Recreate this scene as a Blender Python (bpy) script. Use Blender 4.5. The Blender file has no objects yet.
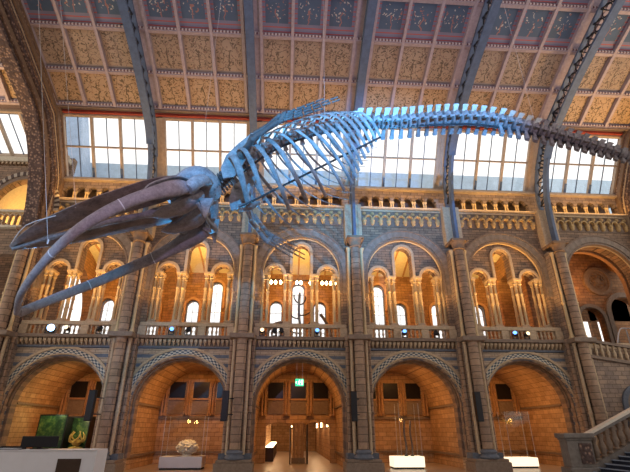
import bpy, math, random
from mathutils import Vector, Matrix
random.seed(7)
PI = math.pi
sc = bpy.context.scene
col = sc.collection
X0 = 3.686
def PX(i): return X0 + 6*(i-4)          # pier axis
def CX(k): return PX(k) + 3             # bay centre
YW = 23.2                               # wall plane of the arcade
YP = 22.37                              # pier axis plane

# ------------------------------------------------------------------ mesh helper
class MB:
    def __init__(s): s.v = []; s.f = []
    def add(s, vs, fs):
        n = len(s.v); s.v += [tuple(v) for v in vs]; s.f += [tuple(i+n for i in f) for f in fs]; return s
    def box(s, x0, x1, y0, y1, z0, z1):
        vs = [(x0,y0,z0),(x1,y0,z0),(x1,y1,z0),(x0,y1,z0),(x0,y0,z1),(x1,y0,z1),(x1,y1,z1),(x0,y1,z1)]
        return s.add(vs, [(0,3,2,1),(4,5,6,7),(0,1,5,4),(1,2,6,5),(2,3,7,6),(3,0,4,7)])
    def hexa(s, a, b):                  # two quads a,b (4 pts each) joined
        return s.add(list(a)+list(b), [(3,2,1,0),(4,5,6,7),(0,1,5,4),(1,2,6,5),(2,3,7,6),(3,0,4,7)])
    def bar(s, p, q, w, h, up=(0,0,1)): # box bar from p to q
        p = Vector(p); q = Vector(q); d = (q-p).normalized(); u = Vector(up)
        if abs(d.dot(u)) > .98: u = Vector((1,0,0))
        r = d.cross(u).normalized()*w/2; u2 = r.cross(d).normalized()*h/2
        return s.hexa([p-r-u2, p+r-u2, p+r+u2, p-r+u2], [q-r-u2, q+r-u2, q+r+u2, q-r+u2])
    def sweep(s, pts, rad, n=8, up=(0,0,1), closed_caps=True, aspect=1.0, twist=0):
        P = [Vector(p) for p in pts]; N = len(P); base = len(s.v)
        for i in range(N):
            t = (P[min(i+1,N-1)] - P[max(i-1,0)]).normalized()
            u = Vector(up)
            if abs(t.dot(u)) > .97: u = Vector((0,1,0))
            r = t.cross(u).normalized(); u2 = r.cross(t).normalized()
            ra = rad[i] if isinstance(rad, (list,tuple)) else rad
            if isinstance(ra, (list,tuple)): a, b = ra
            else: a, b = ra, ra*aspect
            for k in range(n):
                an = 2*PI*k/n + twist
                s.v.append(tuple(P[i] + r*math.cos(an)*a + u2*math.sin(an)*b))
        for i in range(N-1):
            for k in range(n):
                k2 = (k+1) % n
                s.f.append((base+i*n+k, base+i*n+k2, base+(i+1)*n+k2, base+(i+1)*n+k))
        if closed_caps:
            s.f.append(tuple(base+k for k in range(n))[::-1]); s.f.append(tuple(base+(N-1)*n+k for k in range(n)))
        return s
    def lathe(s, prof, c=(0,0,0), n=12, a0=0, a1=2*PI):   # prof: (r,z)
        full = abs(a1-a0-2*PI) < 1e-6; m = n if full else n+1; base = len(s.v)
        for r, z in prof:
            for k in range(m):
                a = a0+(a1-a0)*k/n
                s.v.append((c[0]+r*math.cos(a), c[1]+r*math.sin(a), c[2]+z))
        for i in range(len(prof)-1):
            for k in range(n):
                k2 = (k+1) % m
                s.f.append((base+i*m+k, base+i*m+k2, base+(i+1)*m+k2, base+(i+1)*m+k))
        s.f.append(tuple(base+k for k in range(m))[::-1]); s.f.append(tuple(base+(len(prof)-1)*m+k for k in range(m)))
        return s
    def arch_panel(s, x0, x1, z0, z1, cx, R, zc, y0, y1, n=24):
        # wall slab with an arched opening
        if cx-R > x0+1e-4: s.box(x0, cx-R, y0, y1, z0, z1)
        if cx+R < x1-1e-4: s.box(cx+R, x1, y0, y1, z0, z1)
        pr = [(cx-R*math.cos(PI*i/n), zc+R*math.sin(PI*i/n)) for i in range(n+1)]
        for (xa,za),(xb,zb) in zip(pr, pr[1:]):
            s.hexa([(xa,y0,za),(xb,y0,zb),(xb,y1,zb),(xa,y1,za)], [(xa,y0,z1),(xb,y0,z1),(xb,y1,z1),(xa,y1,z1)])
        return s
    def ring(s, cx, zc, r0, r1, y0, y1, n=32, a0=0, a1=PI, stilt=0):
        base = len(s.v); m = 0
        st = []
        if stilt: st.append((a0, -stilt))
        for i in range(n+1): st.append((a0+(a1-a0)*i/n, 0))
        if stilt: st.append((a1, -stilt))
        for a, dz in st:
            c_, s_ = math.cos(a), math.sin(a)
            for r, y in ((r0,y0),(r1,y0),(r1,y1),(r0,y1)):
                s.v.append((cx+r*c_, y, zc+r*s_+dz))
        N = len(st)
        for i in range(N-1):
            for k in range(4):
                k2 = (k+1) % 4
                s.f.append((base+i*4+k, base+i*4+k2, base+(i+1)*4+k2, base+(i+1)*4+k))
        s.f.append((base,base+1,base+2,base+3)[::-1]); b2 = base+(N-1)*4; s.f.append((b2,b2+1,b2+2,b2+3))
        return s
    def torus(s, cx, y, zc, R, r, n=32, m=8, a0=0, a1=PI):
        pts = [(cx+R*math.cos(a0+(a1-a0)*i/n), y, zc+R*math.sin(a0+(a1-a0)*i/n)) for i in range(n+1)]
        return s.sweep(pts, r, m, up=(0,1,0))
    def build(s, name, mat, parent=None, loc=(0,0,0), smooth=False, bevel=0, rot=None, fix=True):
        me = bpy.data.meshes.new(name); me.from_pydata(s.v, [], s.f); me.update()
        if fix:
            import bmesh
            bm = bmesh.new(); bm.from_mesh(me); bmesh.ops.recalc_face_normals(bm, faces=bm.faces); bm.to_mesh(me); bm.free()
        if smooth:
            me.polygons.foreach_set('use_smooth', [True]*len(me.polygons))
            try: me.set_sharp_from_angle(angle=math.radians(48))
            except Exception: pass
        o = bpy.data.objects.new(name, me); col.objects.link(o)
        me.materials.append(mat)
        o.location = loc
        if rot: o.rotation_euler = rot
        if parent: o.parent = parent
        if bevel:
            m = o.modifiers.new('bevel', 'BEVEL'); m.width = bevel; m.segments = 2; m.limit_method = 'ANGLE'
        return o
def thing(name, label, cat, loc=(0,0,0), group=None, rotz=0):
    o = bpy.data.objects.new(name, None); col.objects.link(o); o.location = loc; o.rotation_euler = (0,0,rotz)
    o.empty_display_size = .2
    return tag(o, label, cat, group)
def tag(o, label, cat, group=None):
    o['label'] = label; o['category'] = cat
    if group: o['group'] = group
    return o
def struct(o): o['kind'] = 'structure'; return o
def dup(root, loc=None, label=None, group=None, parent=None):
    r = root.copy(); col.objects.link(r)
    if parent is not None: r.parent = parent
    if loc is not None: r.location = loc
    if label: r['label'] = label
    if group: r['group'] = group
    for ch in list(root.children):
        dup(ch, parent=r)
    return r
def catmull(P, k=4):
    P = [Vector(p) for p in P]; out = []
    for i in range(len(P)-1):
        p0 = P[max(i-1,0)]; p1 = P[i]; p2 = P[i+1]; p3 = P[min(i+2,len(P)-1)]
        for j in range(k):
            t = j/k
            out.append(.5*((2*p1)+(-p0+p2)*t+(2*p0-5*p1+4*p2-p3)*t*t+(-p0+3*p1-3*p2+p3)*t**3))
    out.append(P[-1]); return out

# ------------------------------------------------------------------ materials
class NT:
    def __init__(s, name):
        s.m = bpy.data.materials.new(name); s.m.use_nodes = True; s.t = s.m.node_tree
        s.n = s.t.nodes; s.l = s.t.links; s.b = s.n['Principled BSDF']
    def node(s, ty, **kw):
        n = s.n.new(ty)
        for k, v in kw.items(): setattr(n, k, v)
        return n
    def link(s, a, b): s.l.new(a, b)
    def math(s, op, a, b=None, c=None):
        n = s.node('ShaderNodeMath', operation=op)
        for i, v in enumerate((a,b,c)):
            if v is None: continue
            if isinstance(v, (int,float)): n.inputs[i].default_value = v
            else: s.link(v, n.inputs[i])
        return n.outputs[0]
    def mix(s, f, a, b, mode='MIX'):
        n = s.node('ShaderNodeMix', data_type='RGBA', blend_type=mode)
        if isinstance(f, (int,float)): n.inputs[0].default_value = f
        else: s.link(f, n.inputs[0])
        for i, v in ((6,a),(7,b)):
            if isinstance(v, tuple): n.inputs[i].default_value = (*v[:3], 1)
            else: s.link(v, n.inputs[i])
        return n.outputs[2]
    def coord(s, out='Object'):
        n = s.node('ShaderNodeTexCoord'); return n.outputs[out]
    def sep(s, v):
        n = s.node('ShaderNodeSeparateXYZ'); s.link(v, n.inputs[0]); return n.outputs
    def comb(s, x, y, z=0):
        n = s.node('ShaderNodeCombineXYZ')
        for i, v in enumerate((x,y,z)):
            if isinstance(v, (int,float)): n.inputs[i].default_value = v
            else: s.link(v, n.inputs[i])
        return n.outputs[0]
    def noise(s, vec, scale, detail=3, rough=.6):
        n = s.node('ShaderNodeTexNoise'); n.inputs['Scale'].default_value = scale; n.inputs['Detail'].default_value = detail
        n.inputs['Roughness'].default_value = rough; s.link(vec, n.inputs['Vector']); return n.outputs['Fac']
    def ramp(s, f, stops, const=False):
        n = s.node('ShaderNodeValToRGB'); r = n.color_ramp
        if const: r.interpolation = 'CONSTANT'
        while len(r.elements) > 1: r.elements.remove(r.elements[-1])
        for i, (p, c) in enumerate(stops):
            e = r.elements[0] if i == 0 else r.elements.new(p)
            e.position = p; e.color = (*c, 1)
        s.link(f, n.inputs[0]); return n.outputs[0]
    def finish(s, colr, rough=.75, bump=None, metal=0, spec=.3, bs=.4, bd=.02):
        if isinstance(colr, tuple): s.b.inputs['Base Color'].default_value = (*colr[:3], 1)
        else: s.link(colr, s.b.inputs['Base Color'])
        s.b.inputs['Roughness'].default_value = rough; s.b.inputs['Metallic'].default_value = metal
        s.b.inputs['Specular IOR Level'].default_value = spec
        if bump is not None:
            b = s.node('ShaderNodeBump'); b.inputs['Strength'].default_value = bs; b.inputs['Distance'].default_value = bd
            s.link(bump, b.inputs['Height']); s.link(b.outputs[0], s.b.inputs['Normal'])
        return s.m
def flat_uv(t):      # (x+y, z) keeps courses level on every upright face
    x, y, z = t.sep(t.coord())[:3]
    return t.comb(t.math('ADD', x, y), z), z
def terracotta(name, c1, c2, mortar, w=.45, h=.22, var=.5, ms=.012):
    t = NT(name); uv, z = flat_uv(t)
    b = t.node('ShaderNodeTexBrick'); t.link(uv, b.inputs['Vector'])
    b.inputs['Color1'].default_value = (*c1,1); b.inputs['Color2'].default_value = (*c2,1); b.inputs['Mortar'].default_value = (*mortar,1)
    b.inputs['Scale'].default_value = 1; b.inputs['Brick Width'].default_value = w; b.inputs['Row Height'].default_value = h
    b.inputs['Mortar Size'].default_value = ms; b.inputs['Bias'].default_value = 0
    n = t.noise(t.coord(), 3.1, 5, .7)
    dirt = t.ramp(n, [(.3,(.55,.55,.56)), (.55,(1,1,1)), (.8,(1.15,1.1,1.0))])
    c = t.mix(var, b.outputs['Color'], dirt, 'MULTIPLY')
    inv = t.math('SUBTRACT', 1, b.outputs['Fac'])
    return t.finish(c, .8, inv, bs=.6)
M = {}
M['brick'] = terracotta('terracotta_brick', (.37,.26,.185), (.25,.185,.15), (.12,.09,.07), var=.8)
M['brick_grey'] = terracotta('grey_terracotta', (.36,.235,.15), (.22,.155,.11), (.09,.065,.05), .5, .16, var=.8)
M['alcove'] = terracotta('buff_terracotta_blocks', (.56,.35,.19), (.42,.25,.13), (.24,.14,.075), .5, .24, var=.6)
M['rear'] = terracotta('brown_orange_brick', (.36,.19,.09), (.26,.13,.065), (.13,.07,.04), .5, .2, var=.8)
M['pier'] = terracotta('pier_terracotta', (.38,.25,.165), (.26,.175,.125), (.11,.075,.055), .9, .32, var=.85, ms=.018)
M['buff'] = terracotta('buff_carved', (.48,.37,.25), (.40,.30,.20), (.2,.15,.1), .3, .3, var=.7)
def stone(name, c, rough=.75, sc_=9, amt=.6, bs=.5):
    t = NT(name); n = t.noise(t.coord(), sc_, 6, .7)
    d = t.ramp(n, [(.3,(.5,.48,.47)), (.6,(1,1,1)), (.8,(1.2,1.15,1.1))])
    return t.finish(t.mix(amt, c, d, 'MULTIPLY'), rough, n, bs=bs, bd=.03)
M['stone'] = stone('buff_stone', (.54,.40,.26))
M['stone_dark'] = stone('brown_stone', (.24,.175,.13))
M['bluegrey'] = stone('blue_grey_stone', (.135,.15,.185))
M['frieze'] = stone('ochre_carved_stone', (.52,.35,.16), .75, 7, .6)
M['cream'] = stone('cream_stone', (.62,.55,.42), amt=.4)
M['arch_brown'] = stone('brown_carved_stone', (.25,.16,.10), sc_=5)
M['orange_stone'] = stone('orange_stone', (.42,.24,.13), sc_=6)
M['iron'] = stone('blue_grey_painted_iron', (.12,.16,.24), .5, 4, .5, .2)
M['iron_dark'] = stone('dark_iron', (.02,.02,.024), .5, 4, .4, .2)
M['lavender'] = stone('pale_painted_timber', (.44,.36,.385), .6, 6, .5, .2)
M['red'] = stone('red_painted_timber', (.40,.075,.055), .6, 8, .5, .2)
M['timber'] = stone('ochre_timber', (.50,.39,.29), .55, 4, .5, .2)
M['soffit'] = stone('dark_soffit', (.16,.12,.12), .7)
M['white'] = stone('white_laminate', (.62,.62,.66), .35, 3, .1, .05)
M['black'] = stone('black_plastic', (.012,.012,.015), .4, 3, .2, .05)
M['coral'] = stone('coral_white', (.85,.76,.6), .8, 14, .5, 1)
M['gold'] = stone('gilded', (.65,.45,.12), .35, 9, .4, .4)
M['steel'] = stone('brushed_steel', (.5,.5,.52), .3, 5, .2, .1)
def bone(name, c, c2):
    t = NT(name); n = t.noise(t.coord(), 2.2, 7, .7); n2 = t.noise(t.coord(), 16, 4, .7)
    b = t.ramp(n, [(.32,c2), (.62,c)])
    d = t.ramp(n2, [(.3,(.55,.55,.55)), (.6,(1.05,1.05,1.05))])
    return t.finish(t.mix(.7, b, d, 'MULTIPLY'), .65, n2, bs=.5, bd=.02)
M['bone'] = bone('aged_bone', (.30,.28,.28), (.12,.105,.105))
M['bone_brown'] = bone('brown_bone', (.23,.18,.165), (.09,.07,.065))
M['bone_tail'] = bone('grey_tail_bone', (.24,.215,.20), (.10,.09,.085))
M['bone_jaw'] = bone('purplish_jaw_bone', (.27,.235,.25), (.16,.135,.14))
M['bone_lit'] = bone('lit_bone', (.46,.49,.45), (.32,.33,.30))  # lit copy of the bone: pale light on the spine tops put into colour
M['bone_dark'] = bone('dark_bone', (.12,.10,.095), (.05,.04,.04))
def striped():
    t = NT('striped_spandrel_terracotta'); uv, z = flat_uv(t)
    b = t.node('ShaderNodeTexBrick'); t.link(uv, b.inputs['Vector'])
    b.inputs['Color1'].default_value = (.58,.44,.31,1); b.inputs['Color2'].default_value = (.42,.31,.22,1); b.inputs['Mortar'].default_value = (.16,.12,.09,1)
    b.inputs['Scale'].default_value = 1; b.inputs['Brick Width'].default_value = .6; b.inputs['Row Height'].default_value = .15; b.inputs['Mortar Size'].default_value = .01
    m = t.math('FRACT', t.math('DIVIDE', t.math('ADD', z, .055), .45))
    msk = t.math('GREATER_THAN', m, .62)
    up = t.math('GREATER_THAN', z, 1.9)
    c = t.mix(t.math('MULTIPLY', msk, up), b.outputs['Color'], (.15,.165,.20))
    n = t.noise(t.coord(), 4, 5, .7)
    c = t.mix(.7, c, t.ramp(n, [(.3,(.6,.58,.56)), (.6,(1.05,1.05,1.05))]), 'MULTIPLY')
    return t.finish(c, .8, n, bs=.3)
M['striped'] = striped()
def polar(name, ca, cb, na, nr, kind='zig'):
    t = NT(name); x, y, z = t.sep(t.coord())[:3]
    a = t.math('ARCTAN2', z, x)
    r = t.math('SQRT', t.math('ADD', t.math('MULTIPLY', x, x), t.math('MULTIPLY', z, z)))
    if kind == 'zig':
        k1 = t.math('ADD', t.math('FLOOR', t.math('MULTIPLY', a, na)), t.math('FLOOR', t.math('MULTIPLY', r, nr)))
        f = t.math('GREATER_THAN', t.math('FRACT', t.math('MULTIPLY', k1, .5)), .25)
    else:
        f = t.math('GREATER_THAN', t.math('FRACT', t.math('MULTIPLY', a, na)), .5)
    n = t.noise(t.coord(), 7, 4, .7)
    c = t.mix(f, ca, cb)
    c = t.mix(.6, c, t.ramp(n, [(.3,(.6,.6,.6)), (.6,(1.05,1.05,1.05))]), 'MULTIPLY')
    return t.finish(c, .75, f, bs=.5)
M['zigzag'] = polar('blue_and_cream_zigzag_moulding', (.075,.10,.13), (.60,.54,.43), 19, 12.5)
M['voussoir'] = polar('brown_voussoirs', (.30,.20,.14), (.20,.14,.11), 5, 1, 'v')
M['voussoir_grey'] = polar('grey_buff_voussoirs', (.27,.21,.165), (.235,.185,.145), 6, 1, 'v')
M['voussoir_dash'] = polar('dark_and_cream_voussoirs', (.45,.38,.30), (.10,.07,.06), 7, 1, 'v')
M['gold_lit'] = stone('gold_lit_stone', (.60,.44,.24), .6, 8, .4)  # buff stone with the warm gold uplight put into its colour
def carved(name, ca, cb, s1=5):
    t = NT(name); x, y, z = t.sep(t.coord())[:3]
    uv, zz = flat_uv(t)
    v = t.node('ShaderNodeTexVoronoi'); v.inputs['Scale'].default_value = s1; t.link(t.coord(), v.inputs['Vector'])
    f = t.ramp(v.outputs['Distance'], [(.15,cb), (.5,ca)])
    n = t.noise(t.coord(), 2, 5, .7)
    c = t.mix(.8, f, t.ramp(n, [(.3,(.5,.48,.48)), (.6,(1.1,1.05,1.0))]), 'MULTIPLY')
    return t.finish(c, .8, v.outputs['Distance'], bs=.9, bd=.05)
M['carved_arch'] = carved('carved_brown_terracotta', (.09,.06,.055), (.33,.22,.165), 7)
M['carved_orange'] = carved('pinkish_terracotta_band', (.18,.11,.08), (.44,.29,.19), 6)
def painted(name, ground, leaf1, leaf2, border, sc1=9, blue=False):
    t = NT(name)
    oi = t.node('ShaderNodeObjectInfo'); co = t.coord(); x, y, z = t.sep(co)[:3]
    off = t.node('ShaderNodeVectorMath', operation='ADD'); t.link(co, off.inputs[0])
    rr = t.comb(t.math('MULTIPLY', oi.outputs['Random'], 37), t.math('MULTIPLY', oi.outputs['Random'], 91)); t.link(rr, off.inputs[1])
    warp = t.node('ShaderNodeTexNoise'); warp.inputs['Scale'].default_value = 2.2; t.link(off.outputs[0], warp.inputs['Vector'])
    ad = t.node('ShaderNodeVectorMath', operation='MULTIPLY_ADD'); t.link(warp.outputs['Color'], ad.inputs[0]); ad.inputs[1].default_value = (.6,.6,.6); t.link(off.outputs[0], ad.inputs[2])
    v = t.node('ShaderNodeTexVoronoi'); v.inputs['Scale'].default_value = sc1; t.link(ad.outputs[0], v.inputs['Vector'])
    v2 = t.node('ShaderNodeTexVoronoi', feature='DISTANCE_TO_EDGE'); v2.inputs['Scale'].default_value = 2.3; t.link(ad.outputs[0], v2.inputs['Vector'])
    leaf = t.math('LESS_THAN', v.outputs['Distance'], .30 if blue else .36)
    if blue:
        rr2 = t.math('SQRT', t.math('ADD', t.math('MULTIPLY', x, x), t.math('MULTIPLY', t.math('SUBTRACT', y, .25), t.math('SUBTRACT', y, .25))))
        leaf = t.math('MULTIPLY', leaf, t.math('LESS_THAN', rr2, .55))
    tw = t.math('LESS_THAN', v2.outputs['Distance'], .0 if blue else .022)
    trunk = t.math('LESS_THAN', t.math('ABSOLUTE', t.math('ADD', x, t.math('MULTIPLY', t.math('SUBTRACT', warp.outputs['Fac'], .5), .5))), .03)
    trunk = t.math('MULTIPLY', trunk, t.math('LESS_THAN', y, .2))
    lc = t.mix(t.math('GREATER_THAN', v.outputs['Color'], .55), leaf1, leaf2)
    ax = t.math('ABSOLUTE', x); ay = t.math('ABSOLUTE', y)
    inside = t.math('MULTIPLY', t.math('LESS_THAN', ax, .60 if blue else .69), t.math('LESS_THAN', t.math('ABSOLUTE', t.math('SUBTRACT', y, .22)) if blue else ay, .72 if blue else .9))
    g = t.mix(t.noise(off.outputs[0], 1.5, 4), ground, tuple(c*.72 for c in ground))
    c = t.mix(leaf, g, lc)
    c = t.mix(t.math('MAXIMUM', tw, trunk), c, leaf1 if not blue else leaf2)
    bc = border
    if blue:
        st = t.math('LESS_THAN', t.math('FRACT', t.math('MULTIPLY', y, 4.2)), .22)
        bc = t.mix(st, border, (.42,.10,.09))
    c = t.mix(inside, bc, c)
    return t.finish(c, .6)
M['panel_tan'] = painted('botanical_painting_on_tan', (.41,.315,.245), (.13,.10,.08), (.24,.16,.13), (.30,.24,.21), 7)
M['panel_gold'] = painted('botanical_painting_on_gold', (.50,.35,.23), (.14,.10,.06), (.25,.15,.09), (.32,.24,.18), 6.5)
M['panel_blue'] = painted('floral_painting_on_blue', (.10,.15,.23), (.50,.47,.42), (.33,.17,.15), (.20,.20,.28), 6, True)
def dentil(name, ca, cb, f=9):
    t = NT(name); x, y, z = t.sep(t.coord())[:3]
    k = t.math('GREATER_THAN', t.math('FRACT', t.math('MULTIPLY', x, f)), .5)
    return t.finish(t.mix(k, ca, cb), .7)
M['dentil'] = dentil('painted_dentils', (.62,.55,.52), (.20,.10,.11), 5.5)
def glass(name, tint=(1,1,1), gl=.06):
    t = NT(name); tr = t.node('ShaderNodeBsdfTransparent'); tr.inputs[0].default_value = (*tint,1)
    g = t.node('ShaderNodeBsdfGlossy'); g.inputs['Roughness'].default_value = .05
    mx = t.node('ShaderNodeMixShader'); mx.inputs[0].default_value = gl
    t.link(tr.outputs[0], mx.inputs[1]); t.link(g.outputs[0], mx.inputs[2])
    t.link(mx.outputs[0], t.n['Material Output'].inputs['Surface']); return t.m
M['glass'] = glass('window_glass', (.97,.98,1), .04)
M['case_glass'] = glass('display_case_glass', (.99,1,.99), .015)
def emis(name, c, s):
    t = NT(name); t.b.inputs['Base Color'].default_value = (*c,1); t.b.inputs['Emission Color'].default_value = (*c,1); t.b.inputs['Emission Strength'].default_value = s; return t.m
M['lamp_blue'] = emis('blue_lamp_face', (.12,.32,1), 2.4)
M['lamp_bright'] = emis('bright_blue_white_lamp_face', (.35,.6,1), 9)
M['lamp_warm'] = emis('warm_lamp_face', (1,.7,.4), 1.6)
M['bulb'] = emis('filament_bulb', (1,.72,.35), 30)
M['exit_green'] = emis('exit_sign_green', (.03,.55,.25), 1.2)
M['exit_white'] = emis('exit_sign_white', (.85,1,.9), 1.4)
M['case_light'] = emis('lit_case_plinth', (1,.86,.62), .9)
M['corr_light'] = emis('corridor_lamp', (1,.7,.35), 8)
def floor_mat():
    t = NT('mosaic_floor'); co = t.coord()
    b = t.node('ShaderNodeTexChecker'); b.inputs['Scale'].default_value = 1.6; t.link(co, b.inputs['Vector'])
    b.inputs['Color1'].default_value = (.42,.33,.26,1); b.inputs['Color2'].default_value = (.36,.29,.24,1)
    return t.finish(b.outputs['Color'], .28, spec=.5)
M['floor'] = floor_mat()
def green_mural():
    t = NT('green_underwater_mural'); n = t.noise(t.coord(), 2.4, 6, .7)
    return t.finish(t.ramp(n, [(.3,(.012,.03,.02)), (.5,(.04,.10,.04)), (.62,(.16,.24,.06)), (.75,(.45,.42,.12))]), .3)
M['mural'] = green_mural()
M['outside'] = stone('pale_slate_roof', (.46,.60,.72), .7, 2, .4, .1)
M['outside_dark'] = stone('blue_slate_tower', (.34,.45,.60), .7, 2, .4, .1)
M['handrail'] = stone('pale_stone_handrail', (.70,.62,.52), .45, 6, .3, .2)
M['tread'] = stone('dark_blue_stair_carpet', (.02,.024,.04), .8, 20, .4, .2)
M['nosing'] = stone('grey_stair_nosing', (.28,.32,.40), .5, 6, .3, .1)
M['door'] = stone('dark_door_frame', (.05,.03,.02), .4, 5, .4, .1)
M['grey_marble'] = stone('grey_veined_marble', (.20,.175,.155), .4, 4, .8, .1)
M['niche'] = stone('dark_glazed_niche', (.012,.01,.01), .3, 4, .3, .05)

BAY = {1:'the green display bay', 2:'the coral case bay', 3:'the twin doorway bay',
       4:'the tall glass case bay', 5:'the bay beside the staircase', 6:'the far right bay above the stairs'}

# ------------------------------------------------------------------ setting
struct(MB().box(-26, 26, -4, 48, -.3, 0).build('floor', M['floor']))
struct(MB().box(-26, 26, -4, -3.6, 0, 13).build('wall_front', M['brick']))
wall = MB()
def bay_shell(k):
    c = CX(k)
    if k <= 5:
        # upper gallery wall with big arch
        wall.arch_panel(c-3, c+3, 6.2, 14.2, c, 2.24, 9.98, YW, YW+.35)
        # tympanum with three lancets
        y0, y1 = YW+.35, YW+.95
        wall.arch_panel(c-2.6, c-.76, 9.98, 12.6, c-1.5, .48, 9.95, y0, y1, 14)
        wall.arch_panel(c-.76, c+.76, 9.98, 12.6, c, .51, 11.3, y0, y1, 16)
        wall.arch_panel(c+.76, c+2.6, 9.98, 12.6, c+1.5, .48, 9.95, y0, y1, 14)
    else:
        wall.arch_panel(c-3, c+3, 6.2, 14.2, c, 2.24, 9.98, YW, YW+1.0)
        wall.box(c-3, c+3, YW, YW+.5, 0, 6.2)
    # gallery back wall y=31 with three round-headed windows, side piers, cross arches
    if k <= 5:
        for dx, R, zc, xa, xb in ((-1.6,.46,9.95,-3,-.8),(0,.46,11.35,-.8,.8),(1.6,.46,9.95,.8,3)):
            zb = 6.9 if dx == 0 else 7.6
            back.arch_panel(c+xa, c+xb, zb, 13.5, c+dx, R, zc, 31, 31.5, 14)
            back.box(c+xa, c+xb, 31, 31.5, 5.9, zb)
back = MB()
for k in range(1, 7): bay_shell(k)
# upper band, ledge and attic behind the arcade
wall.box(PX(1), PX(7), YW, YW+1.9, 14.16, 14.3)
w = struct(wall.build('wall_back', M['brick_grey']))
MB().box(PX(1), PX(7), YW+1.6, YW+1.9, 14.3, 15.6).build('arcade_recess', M['soffit'], w)  # dark colour stands in for the shade deep behind the openings
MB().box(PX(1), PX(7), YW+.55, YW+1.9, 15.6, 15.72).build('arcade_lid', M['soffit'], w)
gb = back.build('gallery_rear_wall', M['rear'], w)
for k in range(1, 6):
    c = CX(k)
    sp = MB().arch_panel(-3, 3, 0, 6.2, 0, 2.38, 2.86, 0, 1.0).build('striped_spandrel', M['striped'], w, (c, YW, 0))
# alcoves: side walls, vaults, back walls
alc = MB()
for k in range(1, 7):
    x = PX(k); alc.box(x-.6, x+.6, YW+1.0, 29, 0, 5.9)
for k in range(1, 6):
    c = CX(k)
    # barrel vault block
    alc.arch_panel(c-2.4, c+2.4, 2.86, 5.9, c, 2.4, 2.86, YW+1.0, 29, 20)
    if k != 3: alc.box(c-2.4, c+2.4, 29, 29.4, 0, 5.9)
c = CX(3)
alc.box(c-2.4, c-1.87, 29, 29.4, 0, 5.9); alc.box(c+2.06, c+2.4, 29, 29.4, 0, 5.9); alc.box(c-.22, c+.45, 29, 29.4, 0, 2.5)
alc.box(c-1.87, c+2.06, 29, 29.4, 2.5, 5.9)
for xa, xb in ((c-1.87, c-.22), (c+.45, c+2.06)):
    m = (xa+xb)/2; hw = (xb-xa)/2; R = hw*1.9; zc = 2.25-math.sqrt(R*R-0)+0
    n = 10; pr = []
    for i in range(n+1):
        xx = -hw+2*hw*i/n; pr.append((m+xx, 2.25-(R-math.sqrt(R*R-xx*xx))))
    for (a,za),(b,zb) in zip(pr, pr[1:]):
        alc.hexa([(a,29,za),(b,29,zb),(b,29.4,zb),(a,29.4,za)], [(a,29,2.5),(b,29,2.5),(b,29.4,2.5),(a,29.4,2.5)])
al = alc.build('alcove_wall', M['alcove'], w)
# alcove string courses
tr = MB()
for k in range(1, 6):
    c = CX(k)
    for z, h in ((.55,.12),(2.42,.16)):
        if k != 3: tr.box(c-2.4, c+2.4, 28.9, 29, z, z+h)
        tr.box(c-2.4, c-2.32, YW+1.2, 28.9, z if z < 2 else 3.0, z+h if z < 2 else 3.1); tr.box(c+2.32, c+2.4, YW+1.2, 28.9, z if z < 2 else 3.0, z+h if z < 2 else 3.1)
        if z > 2: tr.box(c-2.4, c-2.32, YW+1.6, 28.5, 3.45, 3.57); tr.box(c+2.32, c+2.4, YW+1.6, 28.5, 3.45, 3.57)
struct(tr.build('trim_1', M['stone_dark']))
# gallery floor slab, vaulted gallery ceiling, cross walls between gallery bays
struct(MB().box(PX(1)-3, PX(7), YW-.02, 31, 5.9, 6.2).build('trim_2', M['stone']))
gc = MB()
n = 14
for k in range(0, 7):
    # segmental plank ceiling, running along the wall
    pass
pr = [(YW+.95 + (31-YW-.95)*i/n, 12.55 + .9*math.sin(PI*i/n)) for i in range(n+1)]
for (ya,za),(yb,zb) in zip(pr, pr[1:]):
    gc.hexa([(PX(1),ya,za),(PX(7)+1,ya,za),(PX(7)+1,yb,zb),(PX(1),yb,zb)], [(PX(1),ya,za+.15),(PX(7)+1,ya,za+.15),(PX(7)+1,yb,zb+.15),(PX(1),yb,zb+.15)])
gce = gc.build('gallery_ceiling', M['cream'], w)
cr = MB()
for k in range(1, 8):
    x = PX(k)
    # transverse arch across gallery
    R = (31-YW-1.2)/2; yc = (31+YW+1.2)/2; N = 20
    pts = [(yc-R*math.cos(PI*i/N), 8.75+R*math.sin(PI*i/N)) for i in range(N+1)]
    for (ya,za),(yb,zb) in zip(pts, pts[1:]):
        cr.hexa([(x-.3,ya,min(za,12.6)),(x+.3,ya,min(za,12.6)),(x+.3,yb,min(zb,12.6)),(x-.3,yb,min(zb,12.6))], [(x-.3,ya,13.6),(x+.3,ya,13.6),(x+.3,yb,13.6),(x-.3,yb,13.6)])
    cr.box(x-.5, x+.5, YW+.35, YW+1.2, 6.2, 13.2)
cr.build('gallery_cross_arch', M['rear'], w)
rb = MB()
for k in range(1, 7):
    for j in range(1, 6):
        x = PX(k)+j
        for (ya,za),(yb,zb) in zip(pr, pr[1:]): rb.bar((x,ya,za-.04), (x,yb,zb-.04), .10, .12)
rb.build('gallery_ceiling_rib', M['orange_stone'], w)

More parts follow.
